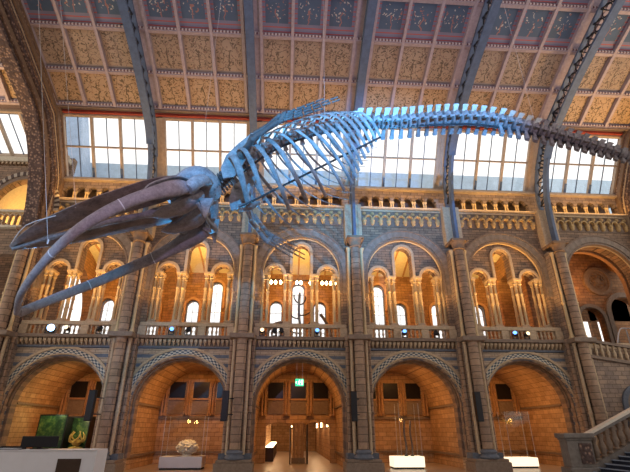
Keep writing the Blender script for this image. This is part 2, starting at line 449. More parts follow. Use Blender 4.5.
# niches in the alcove back walls
def niche_row(k, xs):
    c = CX(k)
    t = thing('niche_arcade', 'dark glazed niches with buff columns, rear wall of '+BAY[k], 'niche', (c, 29, 0), 'niche arcades at the back of the alcoves')
    for x in xs:
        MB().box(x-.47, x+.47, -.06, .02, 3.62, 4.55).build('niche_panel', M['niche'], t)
        MB().box(x-.47, x+.47, -.05, .02, 2.7, 3.5).build('lower_panel', M['stone_dark'], t)
        MB().box(x-.52, x+.52, -.12, 0, 3.5, 3.6).build('sill', M['orange_stone'], t)
    ed = sorted({round(x-.72, 2) for x in xs}|{round(x+.72, 2) for x in xs})
    for x in ed:
        for d in (-.09, .09):
            MB().lathe([(.11,2.6),(.11,2.7),(.07,2.75),(.065,4.35),(.11,4.5),(.12,4.62)], (x+d,-.12,0), 10).build('colonnette', M['orange_stone'], t, smooth=True)
    return t
for k in (1,2,4,5): niche_row(k, (-1.45,0,1.45))
niche_row(3, (-1.35,.08,1.5))

# ------------------------------------------------------------------ piers
def make_pier():
    t = thing('clustered_pier', '', 'pier', (0,0,0), 'clustered piers along the arcade')
    sh = MB().lathe([(.25,.75),(.25,6.0),(.31,6.02),(.31,6.3),(.25,6.34),(.25,11.25)], (0,0,0), 20).build('main_shaft', M['pier'], t, smooth=True)
    MB().box(-.46,.46,.26,.85,0,11.4).box(-.62,.62,.55,.85,0,6.2).build('backing_pilaster', M['brick'], t)
    for x, y, r, mt in ((-.38,.14,.085,'stone'),(.38,.14,.085,'stone'),(-.56,.42,.10,'pier'),(.56,.42,.10,'pier')):
        MB().lathe([(r,.75),(r,2.5),(r*1.3,2.52),(r*1.3,2.6),(r,2.62),(r,5.95),(r*1.4,6.0),(r*1.4,6.3)], (x,y,0), 12).build('colonnette', M[mt], t, smooth=True)
    for s in (-1, 1):
        MB().lathe([(.16,6.3),(.09,6.5),(.085,8.2),(.12,8.22),(.12,8.3),(.085,8.32),(.085,11.0),(.15,11.25)], (s*.37,.16,0), 12).build('colonnette', M['gold_lit'], t, smooth=True)
    b = MB()
    b.box(-.88,.88,-.38,.85,0,.42); b.box(-.80,.80,-.33,.85,.42,.55)
    b.build('base', M['stone_dark'], t, bevel=.03)
    MB().lathe([(.42,.55),(.46,.62),(.42,.7),(.36,.74),(.36,.78),(.40,.84),(.36,.9),(.31,.95)], (0,0,0), 20).box(-.75,.75,.1,.85,.55,.8).build('base_moulding', M['bluegrey'], t, smooth=True)
    MB().lathe([(.29,11.2),(.34,11.25),(.30,11.32),(.36,11.55),(.44,11.68)], (0,0,0), 16).box(-.47,.47,-.42,.85,11.68,11.82).build('capital', M['arch_brown'], t, smooth=True)
    MB().box(-.30,.30,.35,.85,11.82,14.2).box(-.5,-.3,.3,.85,11.82,14.2).box(.3,.5,.3,.85,11.82,14.2).build('upper_pilaster', M['stone'], t)
    MB().box(-.62,.62,-.38,.85,6.03,6.27).build('band', M['stone_dark'], t, bevel=.03)
    return t
pl = {1:'massive clustered pier at far left below the great transverse arch', 2:'clustered pier between the green display bay and the coral case bay',
      3:'clustered pier left of the middle bay with twin doorways', 4:'clustered pier right of the middle bay with twin doorways',
      5:'clustered pier left of the bay with the low glowing case', 6:'clustered pier rising behind the stair newel at right', 7:'clustered pier at the far right edge under the transverse arch'}
P = make_pier(); P['label'] = pl[1]; P.location = (PX(1), YP, 0)
for i in range(2, 8): dup(P, (PX(i), YP, 0), pl[i])

# ------------------------------------------------------------------ ground arches
def make_ground_arch():
    t = thing('ground_arch', '', 'arch', (0,0,0), 'ground floor arches')
    MB().ring(0,0,2.74,2.86,-.10,0,40,stilt=2.3).build('hood_mould', M['stone'], t)
    MB().ring(0,0,2.50,2.74,-.04,.02,40,stilt=2.3).build('zigzag_band', M['zigzag'], t)
    MB().torus(0,-.02,0,2.47,.05,40).build('roll_moulding', M['stone'], t, smooth=True)
    MB().ring(0,0,2.33,2.45,.08,.30,40,stilt=2.3).build('inner_order', M['voussoir'], t)
    MB().torus(0,.42,0,2.32,.07,40).build('inner_roll', M['arch_brown'], t, smooth=True)
    MB().ring(0,0,2.24,2.40,.5,.98,40,stilt=2.3).build('soffit_order', M['voussoir'], t)
    for s in (-1,1):
        MB().lathe([(.1,-2.4),(.1,-2.3),(.07,-2.2),(.07,-.15),(.12,0)], (s*2.47,-.02,0), 10).build('jamb_shaft', M['stone_dark'], t, smooth=True)
    return t
G = make_ground_arch(); G.location = (CX(1), YW, 2.86); G['label'] = 'round zigzag-banded ground arch of '+BAY[1]
for k in range(2, 6): dup(G, (CX(k), YW, 2.86), 'round zigzag-banded ground arch of '+BAY[k])

# lower corbel table
def make_lower_corbels():
    t = thing('corbel_table', '', 'cornice', (0,0,0), 'small corbel tables under the balcony')
    MB().box(-2.5,2.5,-.42,0,6.1,6.27).build('cornice', M['stone_dark'], t, bevel=.02)
    MB().box(-2.5,2.5,-.12,0,5.66,5.74).build('lower_moulding', M['bluegrey'], t)
    MB().box(-2.5,2.5,-.05,0,5.74,6.1).build('frieze', M['stone_dark'], t)
    c = None
    for i in range(22):
        x = -2.5+5*(i+.5)/22
        if c is None: c = MB().add([(-.075,-.28,.32),(.075,-.28,.32),(.075,0,.32),(-.075,0,.32),(-.02,-.12,.02),(.02,-.12,.02),(.02,0,.02),(-.02,0,.02),(-.075,-.28,.2),(.075,-.28,.2),(.075,0,.2),(-.075,0,.2)],
            [(0,1,2,3),(8,9,1,0),(9,10,2,1),(11,8,0,3),(4,5,9,8),(5,6,10,9),(7,4,8,11),(4,7,6,5)]).build('corbel', M['stone'], t, (x,0,5.76))
        else: dup(c, (x,0,5.76), parent=t)
    return t
K = make_lower_corbels(); K.location = (CX(1), YW, 0); K['label'] = 'row of small buff corbels over the ground arch of '+BAY[1]
for k in range(2, 6): dup(K, (CX(k), YW, 0), 'row of small buff corbels over the ground arch of '+BAY[k])

# balustrade
def baluster(name='baluster', h=.50, s=1.0, mat='stone'):
    return MB().lathe([(.06*s,0),(.06*s,.04),(.035*s,.07),(.06*s,.2*h/.5),(.055*s,.24*h/.5),(.03*s,.36*h/.5),(.055*s,h-.05),(.06*s,h)], n=8)
def make_balustrade():
    t = thing('balustrade', '', 'balustrade', (0,0,0), 'balcony balustrades of the gallery')
    MB().box(-2.45,2.45,-.20,.12,6.78,6.99).build('rail', M['stone'], t, bevel=.03)
    MB().box(-2.45,2.45,-.16,.08,6.2,6.3).build('plinth', M['stone'], t)
    for x in (-2.3,-.77,.77,2.3):
        MB().box(x-.2,x+.2,-.18,.10,6.3,6.78).build('pedestal', M['stone'], t)
    b = None
    for a, e, n in ((-2.1,-.97,5),(-.57,.57,5),(.97,2.1,5)):
        for i in range(n):
            x = a+(e-a)*(i+.5)/n
            if b is None: b = baluster(s=1.1).build('baluster', M['stone'], t, (x,-.04,6.29), smooth=True)
            else: dup(b, (x,-.04,6.29), parent=t)
    return t
Bl = make_balustrade(); Bl.location = (CX(1), YW, 0); Bl['label'] = 'buff stone gallery balustrade of '+BAY[1]
for k in range(2, 6): dup(Bl, (CX(k), YW, 0), 'buff stone gallery balustrade of '+BAY[k])

# gallery arch mouldings
def make_gallery_arch(lancets=True):
    t = thing('gallery_arch', '', 'arch', (0,0,0), 'wide upper gallery arches')
    MB().ring(0,0,2.70,2.80,-.12,0,40,stilt=1.2).build('hood_mould', M['stone_dark'], t)
    MB().ring(0,0,2.34,2.72,-.07,.0,40,stilt=1.2).build('voussoir_band', M['voussoir_grey'], t)
    MB().ring(0,0,2.19,2.30,-.03,.18,40,stilt=1.2).build('inner_order', M['stone_dark'], t)
    MB().torus(0,.24,0,2.20,.055,40).build('gold_lit_edge', M['gold_lit'], t, smooth=True)
    if lancets:
        for dx, R, dz in ((-1.5,.48,-.03),(0,.51,1.32),(1.5,.48,-.03)):
            MB().ring(dx,dz,R,R+.15,.22,.36,20,stilt=(1.30 if dx == 0 else .05)).build('lancet_hood', M['stone'], t)
            MB().torus(dx,.40,dz,R-.02,.035,20,6).build('lancet_roll', M['gold_lit'], t, smooth=True)
    return t
A = make_gallery_arch(); A.location = (CX(1), YW, 9.98); A['label'] = 'wide upper arch framing three lancets in '+BAY[1]
for k in range(2, 6): dup(A, (CX(k), YW, 9.98), 'wide upper arch framing three lancets in '+BAY[k])
A6 = make_gallery_arch(False); A6.location = (CX(6), YW, 9.98); A6['label'] = 'open upper arch without lancets at far right, above the stairs'

# column clusters
def make_cluster(XS=(-.14,.14), hw=.27):
    t = thing('column_cluster', '', 'column', (0,0,0), 'banded column clusters of the gallery')
    sh = None
    for x in XS:
        for y in (.40,.84):
            if sh is None:
                sh = MB().lathe([(.10,.22),(.08,.28),(.072,.8),(.095,.82),(.095,.9),(.072,.92),(.072,1.38),(.095,1.4),(.095,1.48),(.072,1.5),(.072,1.98),(.095,2.0),(.095,2.08),(.072,2.1),(.07,2.62)], n=12).build('shaft', M['gold_lit'], t, (x,y,0), smooth=True)
            else: dup(sh, (x,y,0), parent=t)
    MB().box(-hw+.03,hw-.03,.26,.96,0,.16).box(-hw+.06,hw-.06,.29,.93,.16,.24).build('base', M['stone'], t, bevel=.02)
    c = MB()
    for x in XS:
        for y in (.40,.84): c.lathe([(.085,2.6),(.12,2.64),(.09,2.7),(.14,2.86)], (x,y,0), 10)
    c.box(-hw,hw,.24,.98,2.86,2.99)
    c.build('capital', M['gold_lit'], t, smooth=True)
    return t
C0 = make_cluster(); first = True; CJ = make_cluster((-.28,0,.28), .40); firstj = True
pos = ((-2.22,'at the left jamb of'),(-.77,'left of the tall middle lancet in'),(.77,'right of the tall middle lancet in'),(2.22,'at the right jamb of'))
for k in range(1, 6):
    for dx, w_ in pos:
        lb = 'banded column cluster '+w_+' '+BAY[k]
        if abs(dx) > 1:
            xx = CX(k)+(dx/abs(dx))*2.18
            if firstj: CJ.location = (xx, YW-.02, 6.99); CJ['label'] = lb; firstj = False
            else: dup(CJ, (xx, YW-.02, 6.99), lb)
            continue
        if first: C0.location = (CX(k)+dx, YW, 6.99); C0['label'] = lb; first = False
        else: dup(C0, (CX(k)+dx, YW, 6.99), lb)
# upper corbel table
def make_upper_corbels():
    t = thing('corbel_frieze', '', 'frieze', (0,0,0), 'carved corbel friezes under the blind arcades')
    MB().box(-2.5,2.5,-.32,.1,14.08,14.2).build('ledge', M['stone'], t, bevel=.02)
    MB().box(-2.5,2.5,-.04,.0,13.0,14.04).build('frieze_ground', M['stone_dark'], t)
    MB().box(-2.5,2.5,-.14,0,13.96,14.08).build('upper_moulding', M['stone'], t)
    c = a = None; N = 10
    for i in range(N):
        x = -2.5+5*(i+.5)/N
        m = MB().lathe([(.02,-.02),(.09,.02),(.12,.12),(.12,.2),(.15,.22),(.15,.3)], (0,-.10,0), 10).box(-.09,.09,-.22,0,.30,.42)
        if c is None: c = m.build('corbel', M['frieze'], t, (x,0,13.06), smooth=True)
        else: dup(c, (x,0,13.06), parent=t)
        if a is None: a = MB().ring(0,0,.15,.22,-.26,0,12).build('frieze_arch', M['frieze'], t, (x+.25,0,13.46))
        elif i < N-1: dup(a, (x+.25,0,13.46), parent=t)
    b = None
    for i in range(N):
        x = -2.5+5*(i+.5)/N
        if b is None: b = MB().lathe([(.02,0),(.1,.04),(.13,.12),(.1,.2),(.02,.24)], (0,-.12,0), 8).build('boss', M['frieze'], t, (x,0,13.68), smooth=True)
        else: dup(b, (x,0,13.68), parent=t)
    return t
U = make_upper_corbels(); U.location = (CX(1), YW, 0); U['label'] = 'gold-lit carved corbel frieze above the upper arch of '+BAY[1]
for k in range(2, 7): dup(U, (CX(k), YW, 0), 'gold-lit carved corbel frieze above the upper arch of '+BAY[k])

# blind arcade under the windows
def make_blind():
    t = thing('blind_arcade', '', 'arcade', (0,0,0), 'small blind arcades under the windows')
    p = MB(); N = 7
    for i in range(N):
        a = -2.45+4.9*i/N; b = -2.45+4.9*(i+1)/N; m = (a+b)/2
        p.arch_panel(a, b, 14.95, 15.6, m, .25, 15.0, .25, .55, 10)
    p.box(-3,-2.45,.25,.55,14.2,15.6); p.box(2.45,3,.25,.55,14.2,15.6)
    p.build('arch_band', M['brick'], t)
    MB().box(-3,3,-.05,.6,15.6,15.74).box(-3,3,.1,.8,15.74,15.88).build('sill', M['timber'], t, bevel=.02)
    c = None
    for i in range(1, N):
        for d in (-.07,.07):
            x = -2.45+4.9*i/N+d
            if c is None: c = MB().lathe([(.075,14.2),(.075,14.27),(.05,14.32),(.045,14.8),(.08,14.9),(.08,14.96)], (0,.35,0), 8).build('colonnette', M['gold_lit'], t, (x,0,0), smooth=True)
            else: dup(c, (x,0,0), parent=t)
    return t
Bd = make_blind(); Bd.location = (CX(1), YW, 0); Bd['label'] = 'small gold-lit blind arcade under the window of '+BAY[1]
for k in range(2, 7): dup(Bd, (CX(k), YW, 0), 'small gold-lit blind arcade under the window of '+BAY[k])

# ------------------------------------------------------------------ clerestory windows
WB = Vector((0,23.72,15.9)); WT = Vector((0,21.5,19.12))
def on(x, f, off=0):       # point on the glazing slope; off > 0 towards the hall
    p = WB.lerp(WT, f); nrm = Vector((0,-(WT-WB).z,(WT-WB).y)).normalized()
    q = p + nrm*off; return (x, q.y, q.z)
def make_window():
    w_ = MB().bar(on(-2.62,-.01,.02), on(2.62,-.01,.02), .16, .12).bar(on(-2.62,1.0,.02), on(2.62,1.0,.02), .2, .2)
    for s in (-1,1): w_.bar(on(s*2.55,0,.05), on(s*2.55,1,.05), .2, .2)
    fr = w_.build('window_1', M['timber'])
    for x in (-.84,.84): MB().bar(on(x,0,.06), on(x,1,.06), .15, .18).build('mullion', M['timber'], fr)
    for x in (-.84,.84): MB().bar(on(x,0,.13), on(x,.2,.13), .12, .16).build('bracket', M['iron'], fr)
    for x in (-1.68,0,1.68): MB().bar(on(x,0,.0), on(x,1,.0), .045, .06).build('glazing_bar', M['iron'], fr)
    MB().bar(on(-2.5,.52,.03), on(2.5,.52,.03), .09, .09).build('transom', M['timber'], fr)
    g = MB().hexa([on(-2.5,0,-.03), on(2.5,0,-.03), on(2.5,1,-.03), on(-2.5,1,-.03)], [on(-2.5,0,-.05), on(2.5,0,-.05), on(2.5,1,-.05), on(-2.5,1,-.05)])
    g.build('pane', M['glass'], fr)
    return fr
W1 = make_window(); struct(W1); W1.location = (CX(1),0,0)
for k in range(2, 7):
    d = dup(W1, (CX(k),0,0)); d.name = 'window_%d' % k
# timber posts between windows and red head band
hd = MB()
for k in range(1, 8):
    x = PX(k)
    for dx in (-.28,.28): hd.bar(on(x+dx,-.03,.08), on(x+dx,1.0,.08), .14, .26)
    hd.bar(on(x,-.03,-.1), on(x,1.0,-.1), .8, .2)
struct(hd.build('trim_3', M['timber']))
struct(MB().box(PX(1), PX(7), 20.72, 21.9, 19.25, 19.34).box(PX(1), PX(7), 20.6, 20.7, 19.0, 19.3).build('trim_4', M['soffit']))
struct(MB().box(PX(1), PX(7), 21.2, 21.36, 19.1, 19.26).build('trim_5', M['red']))

# ------------------------------------------------------------------ ceiling
RP = [(20.68,19.15),(18.9,20.1),(16.75,21.03),(14.7,21.8),(12.6,22.5),(10.4,23.1)]
cb = MB()
for (ya,za),(yb,zb) in zip(RP, RP[1:]):
    cb.hexa([(-26,ya,za+.22),(26,ya,za+.22),(26,yb,zb+.22),(-26,yb,zb+.22)], [(-26,ya,za+.4),(26,ya,za+.4),(26,yb,zb+.4),(-26,yb,zb+.4)])
# far slope of the roof above and behind the photographer
RF = [(10.4,23.1),(8.2,22.5),(6.1,21.8),(4.0,21.0),(2.0,20.1),(.2,19.1)]
for (ya,za),(yb,zb) in zip(RF, RF[1:]):
    cb.hexa([(-26,ya,za+.22),(26,ya,za+.22),(26,yb,zb+.22),(-26,yb,zb+.22)], [(-26,ya,za+.4),(26,ya,za+.4),(26,yb,zb+.4),(-26,yb,zb+.4)])
ce = struct(cb.build('ceiling', M['lavender']))
for (y,z) in RP:
    MB().box(-22,22,y-.10,y+.10,z-.10,z+.22).build('purlin', M['lavender'], ce)
    MB().box(-22,22,y-.16,y-.10,z-.02,z+.08).build('dentil_strip', M['dentil'], ce)
dv = []
for r, ((ya,za),(yb,zb)) in enumerate(zip(RP, RP[1:])):
    ca = Vector((0,ya,za)); cc = Vector((0,yb,zb)); ang = math.atan2(zb-za, -(yb-ya)); L = (cc-ca).length
    mid = (ca+cc)/2
    u = (cc-ca).normalized(); nrm = Vector((0, u.z, -u.y))
    if nrm.z > 0: nrm = -nrm
    dprot = pprot = None
    for k in range(0, 7):
        c = CX(k)
        for x, wd in ((-2.52,.2),(-.84,.13),(.84,.13),(2.52,.2)):
            if k == 0 and x < 0: continue
            m = MB().bar((0,ya,za), (0,yb,zb), .16, .34)
            if dprot is None: dprot = m.build('ceiling_divider', M['lavender'], ce, (c+x,0,.05))
            else: dup(dprot, (c+x,0,.05), parent=ce)
        if r < 4:
            mt = 'panel_gold' if r < 1 else ('panel_tan' if r < 2 else 'panel_blue')
            for j in (-1,0,1):
                if k == 0 and j < 1: continue
                if pprot is None:
                    q = MB().box(-.76,.76,-L/2+.14,L/2-.14,-.02,.02)
                    pprot = q.build('painted_panel', M[mt], ce, tuple(mid + Vector((c+j*1.68,0,.14)) ))
                    # local y runs up the slope, local z points down into the hall
                    mtx = Matrix((( 1,0,0),(0,u.y,u.z),(0,nrm.y,nrm.z))).transposed()
                    pprot.rotation_euler = mtx.to_euler()
                else:
                    dup(pprot, tuple(mid + Vector((c+j*1.68,0,.14))), parent=ce)

# iron roof ribs
FC = catmull([(0,22.42,11.9),(0,22.4,13.3),(0,22.25,14.8),(0,21.75,16.3),(0,21.05,17.35),(0,20.2,18.05),(0,19.1,18.65),(0,17.2,19.55),(0,15.2,20.25),(0,13.1,20.85),(0,10.4,21.5)], 3)
BC = catmull([(0,23.0,14.3),(0,23.1,15.4),(0,22.7,16.6),(0,21.9,17.7),(0,20.9,18.75),(0,19.2,19.65),(0,17.2,20.55),(0,15.2,21.35),(0,13.0,22.1),(0,10.4,22.8)], 3)
def make_rib():
    t = thing('iron_roof_rib', '', 'roof rib', (0,0,0), 'arched iron roof ribs')
    m = MB()
    for a, b in zip(FC, FC[1:]): m.bar(a, b+(b-a)*.03, .42, .16, up=(0,-.3,1))
    m.build('front_chord', M['iron'], t)
    m = MB()
    for a, b in zip(BC, BC[1:]): m.bar(a, b+(b-a)*.03, .26, .12, up=(0,-.3,1))
    m.build('back_chord', M['iron'], t)
    m = MB(); nb = len(BC)
    def near(p): return min(BC, key=lambda q: (q-p).length)
    F = FC[6:]; prev = None
    for i in range(0, len(F)-1, 1):
        q = near(F[i]); m.bar(F[i], q, .06, .06, up=(1,0,0))
        if prev is not None: m.bar(F[i], prev, .05, .05, up=(1,0,0))
        c_ = (F[i]+q)/2; r_ = (F[i]-q).length*.30
        ring_pts = [Vector((0, c_.y+r_*math.cos(a), c_.z+r_*math.sin(a))) for a in [2*PI*j/10 for j in range(11)]]
        m.sweep(ring_pts, .03, 5, up=(1,0,0))
        prev = q
    m.build('lattice', M['iron_dark'], t)
    return t
R0 = make_rib(); R0.location = (PX(2),0,0); R0['label'] = 'arched blue-grey iron rib rising from the pier right of the green display bay'
for i, lb in ((3,'arched blue-grey iron rib just left of the middle window bay, behind the whale shoulder'),(4,'arched blue-grey iron rib at centre, rising straight above the pier right of the doorways'),
              (5,'arched blue-grey iron rib crossing behind the whale tail, second from the right'),(6,'rightmost arched iron rib with open lattice, beside the golden ceiling')):
    dup(R0, (PX(i),0,0), lb)

# ------------------------------------------------------------------ great transverse arches
IN = catmull([(0,22.6,0.0),(0,22.55,6),(0,22.5,10),(0,22.2,12.4),(0,21.75,14.2),(0,21.1,15.6),(0,20.3,16.7),(0,19.2,17.75),(0,17.6,18.45),(0,16.0,19.1),(0,14.0,19.9),(0,11,20.9)], 3)
def outer(p):
    if p.z < 12: return Vector((0, 24.0, p.z))
    d = Vector((0, 22.2-8.0, 0))
    c = Vector((0,12.0,10.0)); q = (p-c).normalized()
    # march out to the roof / wall line
    for i in range(80):
        r = p + q*(i*.05)
        lim = 24.0
        if r.y >= lim: return r
        # roof line
        for (ya,za),(yb,zb) in zip([(24.5,14.8),(23.72,15.9),(21.5,19.12),(20.68,19.3)]+RP[1:], [(23.72,15.9),(21.5,19.12),(20.68,19.3)]+RP[1:]+[(9,23.5)]):
            if yb <= r.y <= ya:
                zz = za+(zb-za)*(r.y-ya)/(yb-ya+1e-9)
                if r.z >= zz+.2: return r
    return r
def make_transverse(sx):
    t = thing('transverse_arch', '', 'arch', (0,0,0), 'great transverse arches spanning the hall')
    OU = [outer(p) for p in IN]
    def band(f0, f1, x0, x1, name, mt):
        m = MB()
        for i in range(len(IN)-1):
            a0 = IN[i].lerp(OU[i], f0); a1 = IN[i].lerp(OU[i], f1); b0 = IN[i+1].lerp(OU[i+1], f0); b1 = IN[i+1].lerp(OU[i+1], f1)
            m.hexa([(x0,a0.y,a0.z),(x1,a0.y,a0.z),(x1,a1.y,a1.z),(x0,a1.y,a1.z)], [(x0,b0.y,b0.z),(x1,b0.y,b0.z),(x1,b1.y,b1.z),(x0,b1.y,b1.z)])
        m.build(name, M[mt], t)
    s = sx
    x = lambda a, b: (min(a*s,b*s), max(a*s,b*s))
    band(.0, .28, *x(-.55,.18), 'inner_order', 'carved_arch')
    band(.10,.40, *x(-.50,.26), 'soffit_roll', 'arch_brown')
    band(.28,.62, *x(-.50,.36), 'carved_band', 'carved_arch')
    band(.62,.72, *x(-.50,.46), 'outer_roll', 'arch_brown')
    band(.68,1.0, *x(-.55,.42), 'outer_order', 'carved_orange')
    band(.10,.14, *x(.1,.30), 'thin_roll', 'carved_orange')
    band(.40,.44, *x(.1,.42), 'thin_roll', 'carved_orange')
    band(.52,.55, *x(.1,.40), 'thin_roll', 'stone')
    band(.80,.84, *x(.1,.48), 'thin_roll', 'arch_brown')
    return t
T1 = make_transverse(1); T1.location = (PX(1)+.12,0,0); T1['label'] = 'great brown carved transverse arch curving up the left edge'
T2 = make_transverse(-1); T2.location = (PX(7)-.12,0,0); T2['label'] = 'great transverse arch at the right edge beyond the tail tip'

# ------------------------------------------------------------------ end bay at far left
e = MB(); YE = 22.95
ecx = -15.1
pr_ = []
for i in range(25):
    a = PI*i/24; pr_.append((-16.0-1.5*math.cos(a)*1.15+.4, 13.3+2.05*math.sin(a)))
# wall pieces around the arch
xl, xr = pr_[0][0], pr_[-1][0]
e.box(-22, xl, YE, YE+.5, 6.2, 16.0); e.box(xr, PX(1)+.1, YE, YE+.5, 6.2, 16.0)
for (xa,za),(xb,zb) in zip(pr_, pr_[1:]):
    e.hexa([(xa,YE,za),(xb,YE,zb),(xb,YE+.5,zb),(xa,YE+.5,za)], [(xa,YE,16.0),(xb,YE,16.0),(xb,YE+.5,16.0),(xa,YE+.5,16.0)])
e.box(xl, xr, YE, YE+.5, 10.6, 12.1)
e.box(-22, PX(1)-.5, YE, YE+.5, 0, 6.2)
e.box(-22,-13.9,26.5,26.8,6.2,16.2)
e.box(-22,-13.9,YE,24.4,16.0,16.25); e.box(-22,-13.9,24.0,24.4,16.25,17.65)
ew = struct(e.build('wall_left', M['brick_grey']))
ve = MB()
for (xa,za),(xb,zb) in zip(pr_, pr_[1:]):
    ve.hexa([(xa,YE+.5,za),(xb,YE+.5,zb),(xb,26.5,zb),(xa,26.5,za)], [(xa,YE+.5,za+.12),(xb,YE+.5,zb+.12),(xb,26.5,zb+.12),(xa,26.5,za+.12)])
ve.build('vault', M['cream'], ew)
t = thing('end_bay_arch', 'dark striped voussoir arch at far left behind the transverse arch', 'arch', (-15.6,YE,13.3))
def ring_el(rx0, rz0, rx1, rz1, y0, y1):
    q = MB(); N = 32
    for i in range(N):
        a = PI*i/N; b = PI*(i+1)/N
        f = lambda an, rx, rz, y: (-rx*math.cos(an), y, rz*math.sin(an))
        q.hexa([f(a,rx0,rz0,y0), f(b,rx0,rz0,y0), f(b,rx0,rz0,y1), f(a,rx0,rz0,y1)], [f(a,rx1,rz1,y0), f(b,rx1,rz1,y0), f(b,rx1,rz1,y1), f(a,rx1,rz1,y1)])
    return q
ring_el(1.72,2.05,1.95,2.3,-.05,.1).build('inner_order', M['stone_dark'], t)
ring_el(1.95,2.3,2.2,2.55,-.10,.0).build('voussoir_band', M['voussoir_dash'], t)
# cornice with dentils over it
t = thing('dentil_cornice', 'grey dentilled cornice under the sloping skylight at far left', 'cornice', (-17,24.0,1.1))
MB().box(-4,3,-.3,.1,16.0,16.35).build('moulding', M['cream'], t, bevel=.03)
d0 = None
for i in range(26):
    x = -3.2+i*.24
    if d0 is None: d0 = MB().box(-.06,.06,-.24,0,15.84,16.0).build('dentil', M['stone'], t, (x,0,0))
    else: dup(d0, (x,0,0), parent=t)
t = thing('end_bay_balustrade', 'pierced balustrade band below the golden vault at far left', 'balustrade', (-16,YE,0))
MB().box(-4,1.8,-.3,.1,13.05,13.2).box(-4,1.8,-.25,.1,12.1,12.25).build('rail', M['cream'], t, bevel=.02)
b0 = None
for i in range(14):
    x = -2.6+i*.32
    if b0 is None: b0 = MB().ring(0,12.85,.09,.15,-.2,0,10).box(-.15,-.11,-.2,0,12.25,12.85).build('little_arch', M['stone'], t, (x,0,0))
    else: dup(b0, (x,0,0), parent=t)
t = MB().ring(0,0,.0,.95,-.05,.05,16).build('lunette_panel', M['cream'], None, (-16.0,26.3,13.25)); tag(t, 'golden semicircular lunette inside the far left arch', 'lunette')
# skylight of the end bay
WBe, WTe = Vector((0,24.1,17.75)), Vector((0,21.5,19.2))
o_ = MB()
for x in (-22,-20.6,-19.2,-17.8,-16.4,-15.0):
    a = Vector((x,WBe.y,WBe.z)); b = Vector((x,WTe.y,WTe.z)); o_.bar(a, b, .16, .2)
o_.bar((-22,WBe.y,WBe.z), (PX(1),WBe.y,WBe.z), .18, .25); o_.bar((-22,WTe.y,WTe.z), (PX(1),WTe.y,WTe.z), .18, .25)
w7 = struct(o_.build('window_7', M['timber']))
for x in (-21.3,-19.9,-18.5,-17.1,-15.7): MB().bar((x,WBe.y+.05,WBe.z), (x,WTe.y+.05,WTe.z), .05, .06).build('glazing_bar', M['iron'], w7)
MB().hexa([(-22,WBe.y,WBe.z),(PX(1),WBe.y,WBe.z),(PX(1),WTe.y,WTe.z),(-22,WTe.y,WTe.z)], [(-22,WBe.y+.03,WBe.z),(PX(1),WBe.y+.03,WBe.z),(PX(1),WTe.y+.03,WTe.z),(-22,WTe.y+.03,WTe.z)]).build('pane', M['glass'], w7)
struct(MB().box(-22, PX(1), 20.72, 21.9, 19.25, 19.34).build('trim_6', M['soffit']))

# ------------------------------------------------------------------ outside
o1 = MB().box(-40,40,32.5,33,14,22.9).build('wall_outside', M['outside']); struct(o1)
tw = thing('slate_tower', 'blue-grey slate tower seen through the leftmost clerestory window', 'tower', (-21.5,31,0))
MB().add([(1.2,-1.2,14),(6.4,-1.2,14),(6.4,1.2,14),(1.2,1.2,14),(.4,0,40)], [(0,1,4),(1,2,4),(2,3,4),(3,0,4),(3,2,1,0)]).build('spire', M['outside_dark'], tw)
MB().box(1.0,6.7,-1.3,1.3,13.8,14.4).build('eaves', M['outside_dark'], tw)

# ------------------------------------------------------------------ gallery windows
for k in range(1, 6):
    c = CX(k)
    for dx, R, zc, zb in ((-1.6,.46,9.95,7.6),(0,.46,11.35,6.9),(1.6,.46,9.95,7.6)):
        m = MB().ring(0,zc,R-.06,R,-.04,.04,16).box(-R,-R+.06,-.04,.04,zb,zc).box(R-.06,R,-.04,.04,zb,zc).box(-R,R,-.04,.04,zb,zb+.08)
        n_ = 8 + (k-1)*3 + {-1.6:0,0:1,1.6:2}[dx]
        fr = struct(m.build('window_%d' % n_, M['iron'], None, (c+dx,31.1,0)))
        g = MB().box(-.01,.01,-.02,.02,zb,zc+R-.05)
        z = zb+.55
        while z < zc+.2: g.box(-R,R,-.02,.02,z,z+.02); z += .7
        g.build('glazing_bar', M['iron'], fr)
        if abs(dx) < 3:
            MB().ring(c+dx,zc,R+.02,R+.2,30.86,31.0,16,stilt=1.5).build('window_surround', M['orange_stone'], w)
        p_ = MB(); pts = [(-R+.03,zb),(R-.03,zb)]+[((R-.03)*math.cos(PI*i/12), zc+(R-.03)*math.sin(PI*i/12)) for i in range(13)]
        nn = len(pts); p_.add([(x,.06,z) for x,z in pts]+[(x,.08,z) for x,z in pts], [tuple(range(nn))[::-1], tuple(range(nn,2*nn))]+[(i,(i+1)%nn,nn+(i+1)%nn,nn+i) for i in range(nn)])
        p_.build('pane', M['glass'], fr)

# ------------------------------------------------------------------ far right bay
c = CX(6)
m = MB()
m.arch_panel(15.4, 20.45, 6.2, 13.4, 19.3, .78, 8.2, 26, 26.5, 20)
m.arch_panel(20.45, 24.4, 6.2, 13.4, 21.65, 1.0, 8.7, 26, 26.5, 20)
m.box(15.2, 27, 29.2, 29.5, 6.0, 7.2); m.box(15.2, 20.9, 29.2, 29.5, 7.2, 13.4); m.box(21.5,22.0,29.2,29.5,7.2,13.4); m.box(22.6,24.6,29.2,29.5,7.2,13.4); m.box(25.4,27,29.2,29.5,7.6,13.4)
m.box(20.0,25.4,29.2,29.5,8.9,13.4)
m.build('landing_rear_wall', M['rear'], w)
MB().box(15.2, 27, YW+1, 29.5, 5.9, 6.2).build('landing_floor', M['stone'], w)
for cx_, R, zc in ((19.3,.78,8.2),(21.65,1.0,8.7)):
    pass
t = thing('landing_arch', 'small dark-edged arch at the back of the far right bay, under the rosette', 'arch', (19.3,26,8.2), 'landing arches')
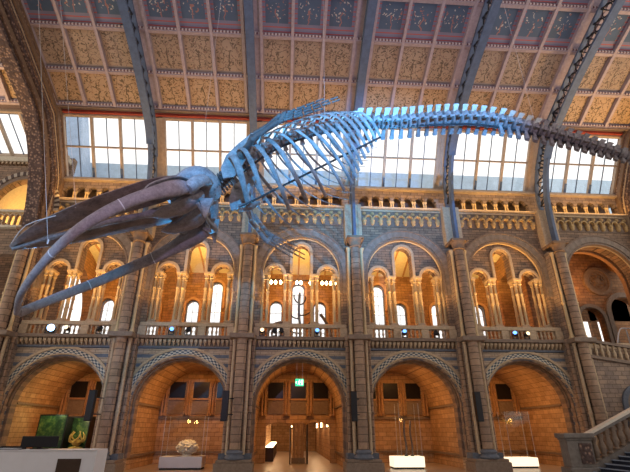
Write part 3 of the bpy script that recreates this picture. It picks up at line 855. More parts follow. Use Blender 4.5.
MB().ring(0,0,.78,1.0,-.12,0,20,stilt=1.8).build('voussoir_band', M['stone_dark'], t)
t = thing('landing_arch', 'larger dark-edged arch cut by the right edge of the picture, beside the rosette', 'arch', (21.65,26,8.7), 'landing arches')
MB().ring(0,0,1.0,1.3,-.14,0,20,stilt=2.3).build('voussoir_band', M['stone_dark'], t)
t = thing('rosette', 'large round carved rosette on the orange wall of the far right bay', 'rosette', (20.3,26,10.75))
for r0, r1, y in ((.75,.95,-.16),(.55,.75,-.08),(.0,.2,-.14)):
    MB().ring(0,0,r0,r1,y,0,32,0,2*PI).build('ring_moulding', M['arch_brown'], t)
p0 = None
for i in range(8):
    a = 2*PI*i/8
    q = MB().ring(0,0,.10,.16,-.06,0,10,0,2*PI).build('foil', M['arch_brown'], t, (.36*math.cos(a),0,.36*math.sin(a)))
t = thing('big_inner_arch', 'wide orange inner arch behind the open arch at far right', 'arch', (18.7,24.6,9.9))
MB().ring(0,0,2.3,2.6,-.15,.15,32,stilt=2.5).build('ring', M['orange_stone'], t)
t = thing('landing_rail', 'white curved tubular rail on the landing at far right', 'rail', (20.4,24.6,6.3))
MB().sweep(catmull([(-1.0,0,.1),(-.6,0,.95),(0,0,1.05),(2.5,0,.95)]), .04, 8, up=(0,1,0)).build('tube', M['white'], t, smooth=True)
for xx in (-.2,1.2): MB().bar((xx,0,0),(xx,0,1.0),.05,.05).build('post', M['steel'], t)

# upper flight: side wall with sloping balustrade
t = thing('upper_flight_balustrade', 'sloping stone balustrade of the upper stair flight at far right', 'balustrade', (15.9,22.55,0), 'stair balustrades')
def slx(x): return 6.28-.145*x
MB().hexa([(0,-.16,slx(0)-.14),(6,-.16,slx(6)-.14),(6,.16,slx(6)-.14),(0,.16,slx(0)-.14)], [(0,-.16,slx(0)),(6,-.16,slx(6)),(6,.16,slx(6)),(0,.16,slx(0))]).build('rail', M['stone_dark'], t)
MB().hexa([(0,-.2,slx(0)-1.0),(6,-.2,slx(6)-1.0),(6,.2,slx(6)-1.0),(0,.2,slx(0)-1.0)], [(0,-.2,slx(0)-.84),(6,-.2,slx(6)-.84),(6,.2,slx(6)-.84),(0,.2,slx(0)-.84)]).build('plinth', M['stone_dark'], t)
b0 = None
for i in range(18):
    x = .25+i*.33
    if b0 is None: b0 = baluster(h=.72, s=1.5).build('baluster', M['stone'], t, (x,0,slx(x)-.85), smooth=True)
    else: dup(b0, (x,0,slx(x)-.85), parent=t)
m = MB(); m.hexa([(0,-.05,0),(6,-.05,0),(6,.6,0),(0,.6,0)], [(0,-.05,slx(0)-1.0),(6,-.05,slx(6)-1.0),(6,.6,slx(6)-1.0),(0,.6,slx(0)-1.0)])
struct(m.build('wall_stair', M['brick'], None, (15.9,22.55,0)))
t = thing('blind_niche', 'round-headed niche with blue-grey surround in the stair wall at far right', 'niche', (18.1,22.5,2.95))
MB().ring(0,0,.75,1.0,-.12,0,24,stilt=1.6).build('surround', M['bluegrey'], t)
q = MB(); pts = [(-.75,-1.6),(.75,-1.6)]+[(.75*math.cos(PI*i/14), .75*math.sin(PI*i/14)) for i in range(15)]
nn = len(pts); q.add([(x,-.03,z) for x,z in pts]+[(x,0,z) for x,z in pts], [tuple(range(nn))[::-1], tuple(range(nn,2*nn))]+[(i,(i+1)%nn,nn+(i+1)%nn,nn+i) for i in range(nn)])
q.build('recess_panel', M['stone_dark'], t)

# main stair bottom right
t = thing('stair_balustrade', 'grey marble stair balustrade with newel pedestal and pale handrail, bottom right', 'balustrade', (12.45,20.7,0), 'stair balustrades')
MB().box(-.12,1.28,-.4,.4,1.46,1.66).box(-.05,1.2,-.34,.34,1.36,1.46).build('newel_cap', M['grey_marble'], t, bevel=.03)
MB().box(0,1.15,-.3,.3,.3,1.36).build('newel_block', M['grey_marble'], t, bevel=.02)
MB().box(-.12,1.28,-.4,.4,0,.3).build('newel_base', M['grey_marble'], t, bevel=.03)
MB().box(.5,1.05,-.34,-.28,.45,1.25).build('carved_panel', M['carved_arch'], t)
def sz(x): return 1.66+.43*(x-1.2)
MB().hexa([(1.15,-.17,sz(1.2)-.12),(8.5,-.17,sz(8.5)-.12),(8.5,.17,sz(8.5)-.12),(1.15,.17,sz(1.2)-.12)], [(1.15,-.17,sz(1.2)),(8.5,-.17,sz(8.5)),(8.5,.17,sz(8.5)),(1.15,.17,sz(1.2))]).build('handrail', M['handrail'], t)
MB().hexa([(1.15,-.12,sz(1.2)-.26),(8.5,-.12,sz(8.5)-.26),(8.5,.12,sz(8.5)-.26),(1.15,.12,sz(1.2)-.26)], [(1.15,-.12,sz(1.2)-.12),(8.5,-.12,sz(8.5)-.12),(8.5,.12,sz(8.5)-.12),(1.15,.12,sz(1.2)-.12)]).build('under_rail', M['grey_marble'], t)
MB().hexa([(1.15,-.25,0),(8.5,-.25,0),(8.5,.25,0),(1.15,.25,0)], [(1.15,-.25,.45),(8.5,-.25,sz(8.5)-1.2),(8.5,.25,sz(8.5)-1.2),(1.15,.25,.45)]).build('string', M['grey_marble'], t)
b0 = None
for i in range(20):
    x = 1.45+i*.34
    if b0 is None: b0 = baluster(h=.92, s=2.6).build('baluster', M['stone_dark'], t, (x,0,sz(x)-1.2), smooth=True)
    else: dup(b0, (x,0,sz(x)-1.2), parent=t)
t = thing('staircase', 'broad dark-carpeted stone staircase rising to the right, bottom right corner', 'staircase', (13.3,17,0))
s0 = None
for i in range(18):
    if s0 is None:
        s0 = MB().box(0,6.0,-3.4,3.44,0,.15).build('step', M['tread'], t, (0,0,0))
        MB().box(-.03,.03,-3.4,3.44,.12,.16).build('nosing', M['nosing'], s0)
    else: dup(s0, (i*.35,0,i*.15), parent=t)

# ------------------------------------------------------------------ corridor beyond the doorways
m = MB()
c = CX(3)
m.box(c-3.0,c-2.0,29.4,46,0,3.2).box(c+2.2,c+3.2,29.4,46,0,3.2).box(c-3,c+3.2,29.4,46,3.2,3.4).box(c-3,c+3.2,45.8,46,0,3.3).box(c-.15,c+.38,29.4,45,0,3.2)
struct(m.build('wall_corridor', M['alcove']))
for i in range(6):
    t = thing('corridor_showcase', 'small lit showcase, number of several, along the left wall of the corridor behind the left doorway', 'showcase', (c-1.7,31+i*2.2,0), 'corridor showcases behind the left doorway')
    t['label'] = 'low lit showcase against the left wall inside the left doorway'
    MB().box(-.25,.3,-.5,.5,0,.8).build('cabinet', M['door'], t)
    MB().box(-.2,.25,-.45,.45,.8,.86).build('lit_top', M['corr_light'], t)
for i in range(5):
    t = thing('wall_lamp', 'small warm lamp on the corridor wall seen through the doorways', 'lamp', (c-.2 if i%2 else c+2.15,31.5+i*2.6,2.0), 'corridor wall lamps')
    MB().box(-.08,.0,-.1,.1,0,.35).build('shade', M['corr_light'], t)
    MB().box(-.06,.05,-.05,.05,-.1,0).build('bracket', M['door'], t)
for i, (x, s) in enumerate(((c-.26,-1),(c+.49,1))):
    d = struct(MB().box(-.03,.03,0,1.3,.02,2.1).build('door_%d' % (i+1), M['door'], None, (x+s*.12,27.6,0)))
    MB().box(-.05,.05,.15,.2,.9,1.2).build('door_handle', M['steel'], d)
    MB().box(s*.035-.01,s*.035+.01,.2,1.1,.3,1.9).build('door_glass', M['steel'], d)
# carved pier between the doors
t = thing('door_pier', 'orange stone pier between the twin doorways', 'pier', (c+.11,28.9,0))
MB().box(-.33,.33,-.15,.08,0,2.35).build('block', M['alcove'], t, bevel=.02)
for x in (-.25,0,.25): MB().lathe([(.1,0),(.1,.3),(.07,.36),(.065,1.95),(.1,2.1),(.11,2.2)], (x,-.18,0), 10).build('shaft', M['orange_stone'], t, smooth=True)
MB().box(-.4,.4,-.32,.08,0,.3).build('base', M['stone_dark'], t, bevel=.02)

# ------------------------------------------------------------------ exhibits
def case(name, label, x0, x1, y0, y1, hp, hg, glow, gx0=None, gx1=None):
    t = thing(name, label, 'display case', ((x0+x1)/2,(y0+y1)/2,0), 'glass display cases in the alcoves')
    hw = (x1-x0)/2; hd_ = (y1-y0)/2
    MB().box(-hw,hw,-hd_,hd_,.08,hp).build('plinth', M['case_light' if glow else 'white'], t, bevel=.015)
    MB().box(-hw+.05,hw-.05,-hd_+.05,hd_-.05,0,.08).build('plinth_base', M['black'], t)
    a = (gx0 if gx0 is not None else x0+.05)-(x0+x1)/2; b = (gx1 if gx1 is not None else x1-.05)-(x0+x1)/2
    d = hd_-.08; th = .012
    for i, bb in enumerate(((a,b,-d,-d+th),(a,b,d-th,d),(a,a+th,-d,d),(b-th,b,-d,d))):
        MB().box(bb[0],bb[1],bb[2],bb[3],hp,hg).build('glass_pane', M['case_glass'], t)
    MB().box(a,b,-d,d,hg,hg+.02).build('glass_top', M['case_glass'], t)
    for xx in (a,b):
        for yy in (-d,d): MB().bar((xx,yy,hp),(xx,yy,hg),.018,.018).build('edge_strip', M['steel'], t)
    return t
case('glass_display_case', 'wide glass case on a cream plinth holding a white coral', -6.2, -4.1, 24.4, 25.6, .58, 2.45, False)
case('glass_display_case', 'tall narrow glass case on a glowing plinth, right of the middle bay', 5.5, 7.1, 24.2, 25.2, .56, 3.1, True, 5.95, 7.02)
case('glass_display_case', 'glass case on a low glowing plinth left of the stair newel', 11.45, 13.15, 24.4, 25.4, .48, 2.7, True, 11.8, 13.1)
# coral
t = thing('coral', 'white cabbage-shaped coral on a short stalk in a glass case', 'coral', (-4.98,24.9,.58))
m = MB(); NU, NV = 96, 34
for j in range(NV+1):
    ph = PI*j/NV
    for i in range(NU):
        a = 2*PI*i/NU
        f = 1 + .13*math.sin(9*a+3*math.sin(5*ph+a))*math.sin(ph) + .10*math.sin(13*ph+4*math.sin(3*a)+2*a) + .04*math.sin(23*a+11*ph)
        m.v.append((.50*f*math.sin(ph)*math.cos(a), .40*f*math.sin(ph)*math.sin(a), .42+.31*f*math.cos(ph)))
for j in range(NV):
    for i in range(NU):
        m.f.append((j*NU+i, j*NU+(i+1)%NU, (j+1)*NU+(i+1)%NU, (j+1)*NU+i))
m.build('folded_head', M['coral'], t, smooth=True)
MB().lathe([(.28,0),(.24,.05),(.15,.12),(.18,.2),(.28,.28)], n=18).build('stalk', M['coral'], t, smooth=True)
# slender bones in tall case
for dx, lb in ((-.2,'slender brown upright bone, left of two in the tall narrow glass case'),(.12,'slender brown upright bone, right of two in the tall narrow glass case')):
    t = thing('upright_bone', lb, 'bone', (6.5+dx,24.7,.56), 'upright bones in the tall glass case')
    MB().sweep(catmull([(0,0,0),(.03,0,.5),(-.03,0,1.1),(.02,0,1.7)]), [.05]*13, 8).build('shaft', M['bone_brown'], t, smooth=True)
    MB().lathe([(.09,0),(.09,.04),(.04,.06)], n=12).build('foot', M['black'], t)
# gold cluster in right case
t = thing('mineral_cluster', 'golden spiky cluster hanging in the glass case left of the stair newel', 'specimen', (12.1,24.9,2.2))
for i in range(12):
    a = i*2.4; m = MB().sweep([(0,0,0),(.35*math.cos(a),.2*math.sin(a),.18*math.sin(i*1.7))],[.05,.008],6)
    m.build('spike', M['gold'], t)
MB().bar((0,0,0),(0,0,.5),.012,.012).build('hanger', M['steel'], t)
# left bay exhibits
t = thing('mural_panel', 'dark green underwater mural panel in the leftmost bay', 'panel', (-12.45,26,.3))
MB().box(-.68,.68,-.03,.03,.1,2.2).build('picture', M['mural'], t)
f = MB(); f.box(-.72,-.68,-.05,.05,0,2.24).box(.68,.72,-.05,.05,0,2.24).box(-.72,.72,-.05,.05,2.2,2.26).box(-.72,.72,-.05,.05,0,.1).build('frame', M['black'], t)
t = thing('vitrine', 'dark framed vitrine with a green back beside the mural panel', 'display case', (-11.05,26.2,.2))
MB().box(-.6,.6,.3,.34,.1,2.2).build('backing', M['mural'], t)
MB().box(-.62,.62,-.4,.4,0,.45).build('plinth', M['black'], t)
MB().box(-.62,-.58,-.4,.4,.45,2.25).box(.58,.62,-.4,.4,.45,2.25).box(-.62,.62,-.4,.4,2.2,2.25).build('frame', M['black'], t)
t = thing('gilded_specimen', 'shiny golden horned specimen in the vitrine of the leftmost bay', 'specimen', (-11.05,26.1,.85))
MB().lathe([(.2,-.2),(.2,0),(.22,.0)], n=18).build('stand', M['black'], t)
MB().lathe([(.3,0),(.36,.06),(.32,.12),(.1,.16)], n=18).build('dish', M['gold'], t, smooth=True)
MB().lathe([(.02,.16),(.16,.2),(.24,.3),(.22,.42),(.1,.5),(.02,.52)], n=16).build('body', M['gold'], t, smooth=True)
for i in range(7):
    an = 2*PI*i/7+.3; r_ = .34+.06*(i%3)
    MB().sweep(catmull([(.12*math.cos(an),.1*math.sin(an),.35),(r_*math.cos(an),.3*math.sin(an),.42),(r_*1.15*math.cos(an+.3),.3*math.sin(an+.3),.62),(r_*.7*math.cos(an+.5),.2*math.sin(an+.5),.85+.05*(i%2))]), [.06]*5+[.045]*5+[.02]*3, 8).build("horn", M['gold'], t, smooth=True)
t = thing('low_barrier_case', 'long low dark case standing before the leftmost bay, behind the desk', 'display case', (-11.2,23.9,0))
MB().box(-.9,.9,-.3,.3,0,.9).build('cabinet', M['black'], t, bevel=.02); MB().box(-.85,.85,-.28,.28,.9,.93).build('top', M['door'], t)

# exit sign
t = thing('exit_sign', 'green exit sign hanging on two rods in the middle arch', 'sign', (.68,23.9,3.9))
MB().box(-.22,.22,-.03,.03,0,.36).build('sign_box', M['exit_green'], t)
g_ = MB()
g_.box(-.03,.03,-.04,-.03,.25,.31); g_.bar((0,-.036,.25),(-.03,-.036,.14),.05,.01,up=(0,1,0)); g_.bar((-.03,-.036,.14),(.04,-.036,.05),.03,.01,up=(0,1,0)); g_.bar((-.03,-.036,.14),(-.1,-.036,.07),.03,.01,up=(0,1,0)); g_.bar((0,-.036,.23),(.07,-.036,.17),.025,.01,up=(0,1,0)); g_.bar((0,-.036,.23),(-.08,-.036,.2),.025,.01,up=(0,1,0))
g_.build('running_figure', M['exit_white'], t)
MB().box(.1,.18,-.04,-.03,.05,.31).box(-.2,-.14,-.04,-.03,.13,.23).build('door_symbol', M['exit_white'], t)
for x in (-.15,.15): MB().bar((x,0,.36),(x,0,1.25),.015,.015).build('hanging_rod', M['steel'], t)

# loudspeakers
slb = {2:'tall black column loudspeaker on the pier right of the green display', 3:'tall black column loudspeaker on the pier between the coral case and the doorways',
       4:'tall black column loudspeaker on the pier right of the doorways', 5:'tall black column loudspeaker on the pier left of the low glowing case'}
s0 = None
for i in (2,3,4,5):
    if s0 is None:
        s0 = thing('column_loudspeaker', slb[2], 'loudspeaker', (PX(2)-.55,21.62,2.15), 'column loudspeakers on the piers')
        MB().box(-.15,.15,-.12,.14,0,1.32).build('cabinet', M['black'], s0, bevel=.015)
        MB().box(-.13,.13,-.13,-.12,.04,1.28).build('grille', M['iron_dark'], s0)
        for zz in (.3,1.0): MB().bar((0,.1,zz),(.32,.5,zz),.05,.05).build('bracket', M['black'], s0)
    else: dup(s0, (PX(i)-.5,21.62,2.15), slb[i])

# reception desk, bottom left
t = thing('reception_desk', 'white reception desk cut by the bottom left corner', 'desk', (-6.4,14,0))
MB().box(-2.2,1.1,-.04,.04,0,1.24).box(1.02,1.1,.04,.8,0,1.24).build('front_panel', M['white'], t, bevel=.01)
MB().box(-2.2,1.1,-.06,.8,1.24,1.27).build('counter', M['white'], t, bevel=.008)
MB().box(.08,.72,-.055,-.04,.2,1.04).build('dark_inset', M['door'], t)
t = thing('computer_monitor', 'black computer monitor seen from behind on the white desk', 'monitor', (-7.1,14.35,1.27))
MB().box(-.52,.5,-.03,.03,.05,.34).build('screen', M['black'], t, bevel=.01); MB().box(-.06,.06,0,.08,.0,.2).box(-.2,.2,-.1,.15,0,.02).build('stand', M['black'], t)
t = thing('document_tray', 'flat black tray on the white desk left of the monitor', 'tray', (-7.75,14.2,1.27))
MB().box(-.4,.3,-.15,.15,0,.02).box(-.4,-.38,-.15,.15,.02,.08).box(-.4,.3,.13,.15,.02,.08).build('tray_body', M['black'], t)
MB().box(-.3,.2,-.12,.1,.02,.035).build('paper', M['white'], t)

# ------------------------------------------------------------------ stage lamps on the balcony ledge
def lamp(x, label, mat, z=6.32, tgt=(0,11,9), r=.12, y=22.86):
    t = thing('stage_spotlight', label, 'spotlight', (x,y,z), 'stage spotlights on the balcony ledge')
    d = (Vector(tgt)-Vector((x,y,z+.2))).normalized(); o = Vector((0,0,.22))
    MB().sweep([o-d*.16, o-d*.02, o+d*.18],[r*.6,r,r],14).build('housing', M['black'], t, smooth=True)
    MB().sweep([o+d*.18, o+d*.19],[r*.85,r*.85],14).build('lens', M[mat], t)
    MB().box(-r-.03,-r,-.03,.03,0,.24).box(r,r+.03,-.03,.03,0,.24).box(-r-.03,r+.03,-.04,.04,-.05,0).build('yoke', M['black'], t)
    return t
lamp(-12.15, 'bright blue-white spotlight on the ledge of the leftmost bay', 'lamp_bright', tgt=(-3,9,6.5), r=.2)
lamp(-11.3, 'warm glowing flat lamp beside the blue-white spotlight at left', 'lamp_warm', tgt=(-11.3,15,8))
lamp(-9.7, 'dark unlit spotlight at the right end of the leftmost balcony', 'black')
lamp(-6.05, 'small blue spotlight on the ledge above the coral bay', 'lamp_blue', tgt=(-2,10,8))
lamp(-5.2, 'dark unlit spotlight right of the small blue one above the coral bay', 'black')
lamp(-1.35, 'warm flat lamp at the left end of the middle balcony', 'lamp_warm', tgt=(-1.2,15,8))
lamp(-.7, 'dark double spotlight left of centre on the middle balcony', 'black')
lamp(-.35, 'second dark spotlight left of centre on the middle balcony, right of its twin', 'black')
lamp(1.55, 'small blue spotlight right of centre on the middle balcony', 'lamp_blue', tgt=(1,11,10))
lamp(6.25, 'blue spotlight on the ledge above the tall empty case', 'lamp_blue', tgt=(4,11,11))
lamp(8.0, 'dark unlit spotlight at the right of the balcony above the tall case', 'black')
lamp(12.35, 'small blue spotlight on the ledge left of the staircase bay', 'lamp_blue', tgt=(7,11,11))
lamp(13.0, 'warm lamp on the ledge left of the staircase bay', 'lamp_warm', tgt=(13,15,8))

# bare bulb string in middle gallery
t = thing('bulb_bar', 'horizontal bar of bright bare bulbs across the middle gallery opening', 'light fitting', (.8,24.35,9.78))
MB().bar((-2.1,0,.1),(2.1,0,.1),.05,.05).build('bar', M['iron_dark'], t)
for x in (-2.0,-1.0,1.0,2.0): MB().bar((x,0,.1),(x,0,2.7),.015,.015).build('suspension_rod', M['iron_dark'], t)
for x in (-1.85,-1.6,-1.3,-.35,-.1,.45,1.15,1.4,1.65,1.9):
    MB().lathe([(.01,-.16),(.06,-.12),(.08,-.04),(.05,.03),(.02,.08)], (x,0,0), 10).build('bulb', M['bulb'], t, smooth=True)
# branching skeleton-like sculpture in middle gallery
t = thing('branching_sculpture', 'dark upright branching sculpture before the tall window of the middle gallery', 'sculpture', (.7,26.5,6.2))
MB().sweep(catmull([(0,0,0),(.05,0,1.2),(-.05,0,2.4),(0,0,3.6)]), [.08]*12+[.04], 8).build('trunk', M['iron'], t, smooth=True)
for z, s, l in ((1.4,1,.7),(1.0,-1,.8),(2.1,1,.75),(1.9,-1,.65),(2.8,1,.35),(2.9,-1,.35),(.6,1,.7),(.5,-1,.6)):
    MB().sweep(catmull([(0,0,z),(s*l*.5,0,z+.05),(s*l,0,z+.3),(s*l*1.05,0,z+.55)]), [.045]*12+[.02], 6).build('branch', M['iron_dark'], t, smooth=True)
MB().sweep(catmull([(-.9,0,1.7),(-1.6,0,1.5),(-2.0,0,.9)]), [.02]+[.09]*7+[.03], 6).build('tusk', M['bone_dark'], t, smooth=True)
MB().sweep(catmull([(1.3,0,2.2),(1.75,0,1.5),(2.05,0,.4)]), [.10]*8+[.05], 6).build('tusk', M['bone_dark'], t, smooth=True)

# ------------------------------------------------------------------ whale skeleton
WH = thing('whale_skeleton', 'huge hanging whale skeleton diving to the left, head down with jaws wide open', 'skeleton', (0,11,10))
OFF = Vector((0,11,10))
def wp(m, name, mat, parent=None, **kw):
    m.v = [tuple(Vector(v)-OFF) for v in m.v]
    o = m.build(name, M[mat], WH, smooth=True, **kw)
    if parent: o.parent = parent
    return o
SP = [(-2.35,11,8.05),(-1.97,11,8.5),(-1.29,11,9.3),(-.4,11,9.95),(.53,11,10.4),(1.49,11,10.68),(2.47,11,10.80),(3.45,11,10.88),(4.46,11,11.04),(5.49,11,11.16),(6.5,11,11.12),(7.48,11,10.93),(8.44,11,10.66),(9.39,11,10.38),(10.17,11,10.1),(10.93,11,9.83),(12.0,11,9.45),(13.3,11,9.0)]
SPc = catmull(SP, 12)
cum = [0]
for a, b in zip(SPc, SPc[1:]): cum.append(cum[-1]+(b-a).length)
def at(s):
    s = min(max(s, 0), cum[-1]-1e-4)
    for i in range(len(cum)-1):
        if cum[i+1] >= s:
            f = (s-cum[i])/(cum[i+1]-cum[i]); p = SPc[i].lerp(SPc[i+1], f); return p, (SPc[i+1]-SPc[i]).normalized()
LAT = Vector((0,1,0))
def vertebra(s, L, r, spine, trans, chev, mat, lean=.45, tiltdown=.15):
    p, t = at(s); up = (LAT.cross(t)).normalized()
    if up.z < 0: up = -up
    m = MB()
    m.sweep([p-t*L*.40, p-t*L*.34, p, p+t*L*.34, p+t*L*.40], [r*.92, r*1.05, r*.80, r*1.05, r*.92], 12, up=tuple(up))
    o = wp(m, 'vertebra', mat)
    def blade(d, l, w0, w1, th, tw):   # flat process: direction d, length l
        d = d.normalized(); q = MB(); side = (d.cross(tw)).normalized()*th
        a0 = p+d*r*.7; a1 = p+d*(r+l*.5); a2 = p+d*(r+l*.92); a3 = p+d*(r+l)
        rings = [(a0,w0),(a1,(w0+w1)*.46),(a2,w1),(a3,w1*.7)]
        vs = []
        for a, w_ in rings: vs.append([a-tw*w_-side, a+tw*w_-side, a+tw*w_+side, a-tw*w_+side])
        for u, v in zip(vs, vs[1:]): q.hexa(u, v)
        return q
    if spine: 
        q = blade(up+t*lean, spine, L*.24, L*.34, .035+.1*r, t)
        wp(q, 'neural_spine', mat if mat != 'bone' else 'bone_lit').parent = WH
    if trans:
        for sg in (-1,1):
            q = blade(LAT*sg - up*(tiltdown+.45), trans, L*.18, L*.26, .03, t)
            wp(q, 'transverse_process', mat)
    if chev:
        q = blade(-up+t*.25, chev, L*.16, L*.24, .05, t)
        wp(q, 'chevron_bone', mat)
    return o
s = .0; sv = []
for i in range(7):
    vertebra(s+.06, .11, .20-.004*i, .10, .16, 0, 'bone_dark', .3); s += .105
TH = []
for i in range(15):
    L = .27+.004*i; vertebra(s+L/2, L, .19, .24+.008*i, .18+.004*i, 0, 'bone' if i > 2 else 'bone_dark', .75); TH.append(s+L/2); s += L
for i in range(16):
    L = .295; vertebra(s+L/2, L, .225+.0015*i, .36-.004*i, .38-.005*i, 0, 'bone', .34); s += L
N = 21
for i in range(N):
    L = .295-.003*i; f = i/N
    mt = 'bone' if i < 5 else 'bone_tail'
    vertebra(s+L/2, L, .24*(1-f*.35), .29*(1-f)**1.0+.05, (.26*(1-f)) if f < .7 else 0, .26*(1-f)+.06, mt, .4); s += L
# ribs
def rib(i, sg):
    p, t = at(TH[i]); f = i/14
    W_ = (1.35-.35*f*(sg < 0))*math.sin(PI*(.28+.55*f)); D_ = 1.75-1.1*f*f; B_ = .8+1.5*min(1,f*2.8)-1.35*max(0,f-.45)/.55; e_ = .62 if i else .5
    if i < 2: D_ *= .72; B_ *= .8
    pts = []
    for j in range(9):
        u = j/8
        lat = .14 + W_*math.sin(PI*min(u*.93+.02,1))**.75
        dn = D_*(1-math.cos(PI*.5*u*1.05))*1.0 - .08*math.sin(PI*u*.8)
        bk = B_*(u**1.2)
        pts.append(p + Vector((bk, sg*lat, -dn-.02)))
    P_ = catmull(pts, 3); n_ = len(P_)
    wmax = .070 if i < 4 else .046
    if i == 0: wmax = .10
    if sg > 0: wmax *= .8; B_ += .35; D_ *= 1.38
    rad = []
    for j in range(n_):
        u = j/(n_-1); ww = wmax*(.55+.45*math.sin(PI*min(1,u*1.1+.1)))+(.02 if sg < 0 and u > .6 else 0)
        rad.append((ww*.5, ww))
    m = MB().sweep(P_, rad, 8, up=(1,0,.3))
    wp(m, 'rib', 'bone')
for i in range(15):
    for sg in (-1,1): rib(i, sg)
# scapulae
for sg in (-1,1):
    y = 11+sg*.78
    pts = [(-1.85,7.95),(-1.95,8.3),(-1.85,8.75),(-1.55,9.2),(-1.2,9.62),(-1.05,9.55),(-1.15,9.0),(-1.35,8.5),(-1.55,8.05)]
    n_ = len(pts); m = MB()
    fr = [(x, y+sg*.10*(9.4-z), z) for x, z in pts]; bk = [(x, yy+.05, z) for x, yy, z in fr]
    cf = (-1.52, y-.03, 8.75); m.add(fr+bk+[(cf[0],cf[1]-.03,cf[2]),(cf[0],cf[1]+.08,cf[2])], [(i,(i+1)%n_,2*n_) for i in range(n_)]+[((i+1)%n_+n_,i+n_,2*n_+1) for i in range(n_)]+[(i,(i+1)%n_,n_+(i+1)%n_,n_+i) for i in range(n_)])
    wp(m, 'scapula', 'bone')
# flippers
def flipper(path, sg, fan, FM='bone_dark'):
    P_ = [Vector(p) for p in path]
    # humerus, radius, ulna, carpals, fingers
    m = MB().sweep([P_[0], P_[0].lerp(P_[1],.2), P_[0].lerp(P_[1],.6), P_[1]], [.15,.12,.09,.13], 10); wp(m, 'humerus', FM)
    for d in (-1,1):
        o = Vector(fan)*.10*d
        m = MB().sweep([P_[1]+o, (P_[1]+P_[2])/2+o*1.1, P_[2]+o*1.2], [.09,.06,.085], 8); wp(m, 'forearm_bone', FM)
    for k in range(5):
        o = Vector(fan)*.13*(k-2)/2
        m = MB().sweep([P_[2]+o*1.2+(P_[3]-P_[2]).normalized()*.02, P_[2]+o*1.2+(P_[3]-P_[2]).normalized()*.14], [.06,.055], 8); wp(m, 'carpal', FM)
    dirv = (P_[3]-P_[2]); Lf = dirv.length
    for k in range(4):
        o0 = Vector(fan)*.15*(k-1.5)/1.5; nph = (4,6,6,4)[k]; ln = Lf*(.72,.98,.92,.66)[k]
        st = P_[2]+o0+dirv.normalized()*.17
        for j in range(nph):
            a = j/nph; b = (j+.82)/nph
            cv = Vector(fan)*.05*(k-1.5)
            m = MB().sweep([st+dirv.normalized()*ln*a+cv*a, st+dirv.normalized()*ln*(a+b)/2+cv*b, st+dirv.normalized()*ln*b+cv*b], [.055*(1-a*.6),.032*(1-a*.5),.05*(1-a*.6)], 6); wp(m, 'phalanx', FM)
flipper([(-1.42,10.15,8.75),(-1.05,9.55,8.95),(-.35,9.1,9.25),(1.1,8.5,9.45)], -1, (.25,.1,.9))
flipper([(-1.45,11.9,8.35),(-1.25,12.5,8.0),(-.75,13.0,7.55),(.45,13.6,7.15)], 1, (.5,-.1,.8), 'bone')
# sternum and hyoid
wp(MB().sweep([(-1.5,11,7.55),(-1.2,11,7.6),(-.9,11,7.75)], [(.2,.05),(.26,.06),(.08,.04)], 10), 'sternum', 'bone')
wp(MB().sweep(catmull([(-2.5,10.3,7.3),(-2.25,10.8,7.0),(-2.15,11.1,6.95),(-2.3,11.6,7.05),(-2.6,11.9,7.3)]), [.05]*6+[.1]*4+[.05]*7, 8), 'hyoid', 'bone')
# skull: maxillae, vomer, cranium
def lerp3(P_, n_=3): return catmull(P_, n_)
def plate(outer_, inner_, th, name, mat):
    A_ = lerp3(outer_, 4); B_ = lerp3(inner_, 4); m = MB(); n_ = len(A_)
    vs = []
    for a, b in zip(A_, B_):
        md = (a+b)/2 + Vector((0,0,-.06)); tt = Vector((0,0,th))
        vs += [a, md, b, b+tt*1.6, md+tt*2.2, a+tt*.4]
    fs = []
    for i in range(n_-1):
        for k in range(6):
            k2 = (k+1) % 6; fs.append((i*6+k, i*6+k2, (i+1)*6+k2, (i+1)*6+k))
    fs.append(tuple(range(6))[::-1]); fs.append(tuple((n_-1)*6+k for k in range(6)))
    m.add(vs, fs); return wp(m, name, mat)
tipx = (-7.35,11,6.22)
plate([(-7.4,10.95,6.2),(-6.59,10.35,6.52),(-5.72,10.0,6.82),(-4.93,9.8,7.11),(-4.46,9.8,7.33),(-3.71,9.9,7.74),(-3.1,10.1,8.0)],
      [(-7.33,10.99,6.2),(-6.6,10.9,6.45),(-5.75,10.85,6.78),(-5.0,10.85,7.05),(-4.4,10.8,7.25),(-3.7,10.8,7.5),(-3.0,10.8,7.85)], .06, 'maxilla', 'bone_brown')
plate([(-7.34,11.05,6.12),(-6.6,11.65,6.52),(-6.0,11.95,6.8),(-5.4,12.1,7.08),(-4.31,12.2,7.42),(-3.6,12.2,7.65),(-2.95,12.1,7.9)],
      [(-7.33,11.01,6.18),(-6.6,11.1,6.5),(-5.9,11.15,6.75),(-5.2,11.2,7.0),(-4.3,11.2,7.28),(-3.6,11.2,7.5),(-2.9,11.2,7.8)], .06, 'maxilla', 'bone_brown')
wp(MB().sweep(lerp3([(-7.33,11,6.14),(-6.5,11,6.46),(-5.65,11,6.78),(-4.8,11,7.06),(-3.8,11,7.32),(-3.1,11,7.55)]), [(.06,.05)]*3+[(.09,.05)]*3+[(.11,.06)]*3+[(.12,.08)]*3+[(.18,.14)]*3+[(.24,.18)], 10), 'vomer', 'bone')
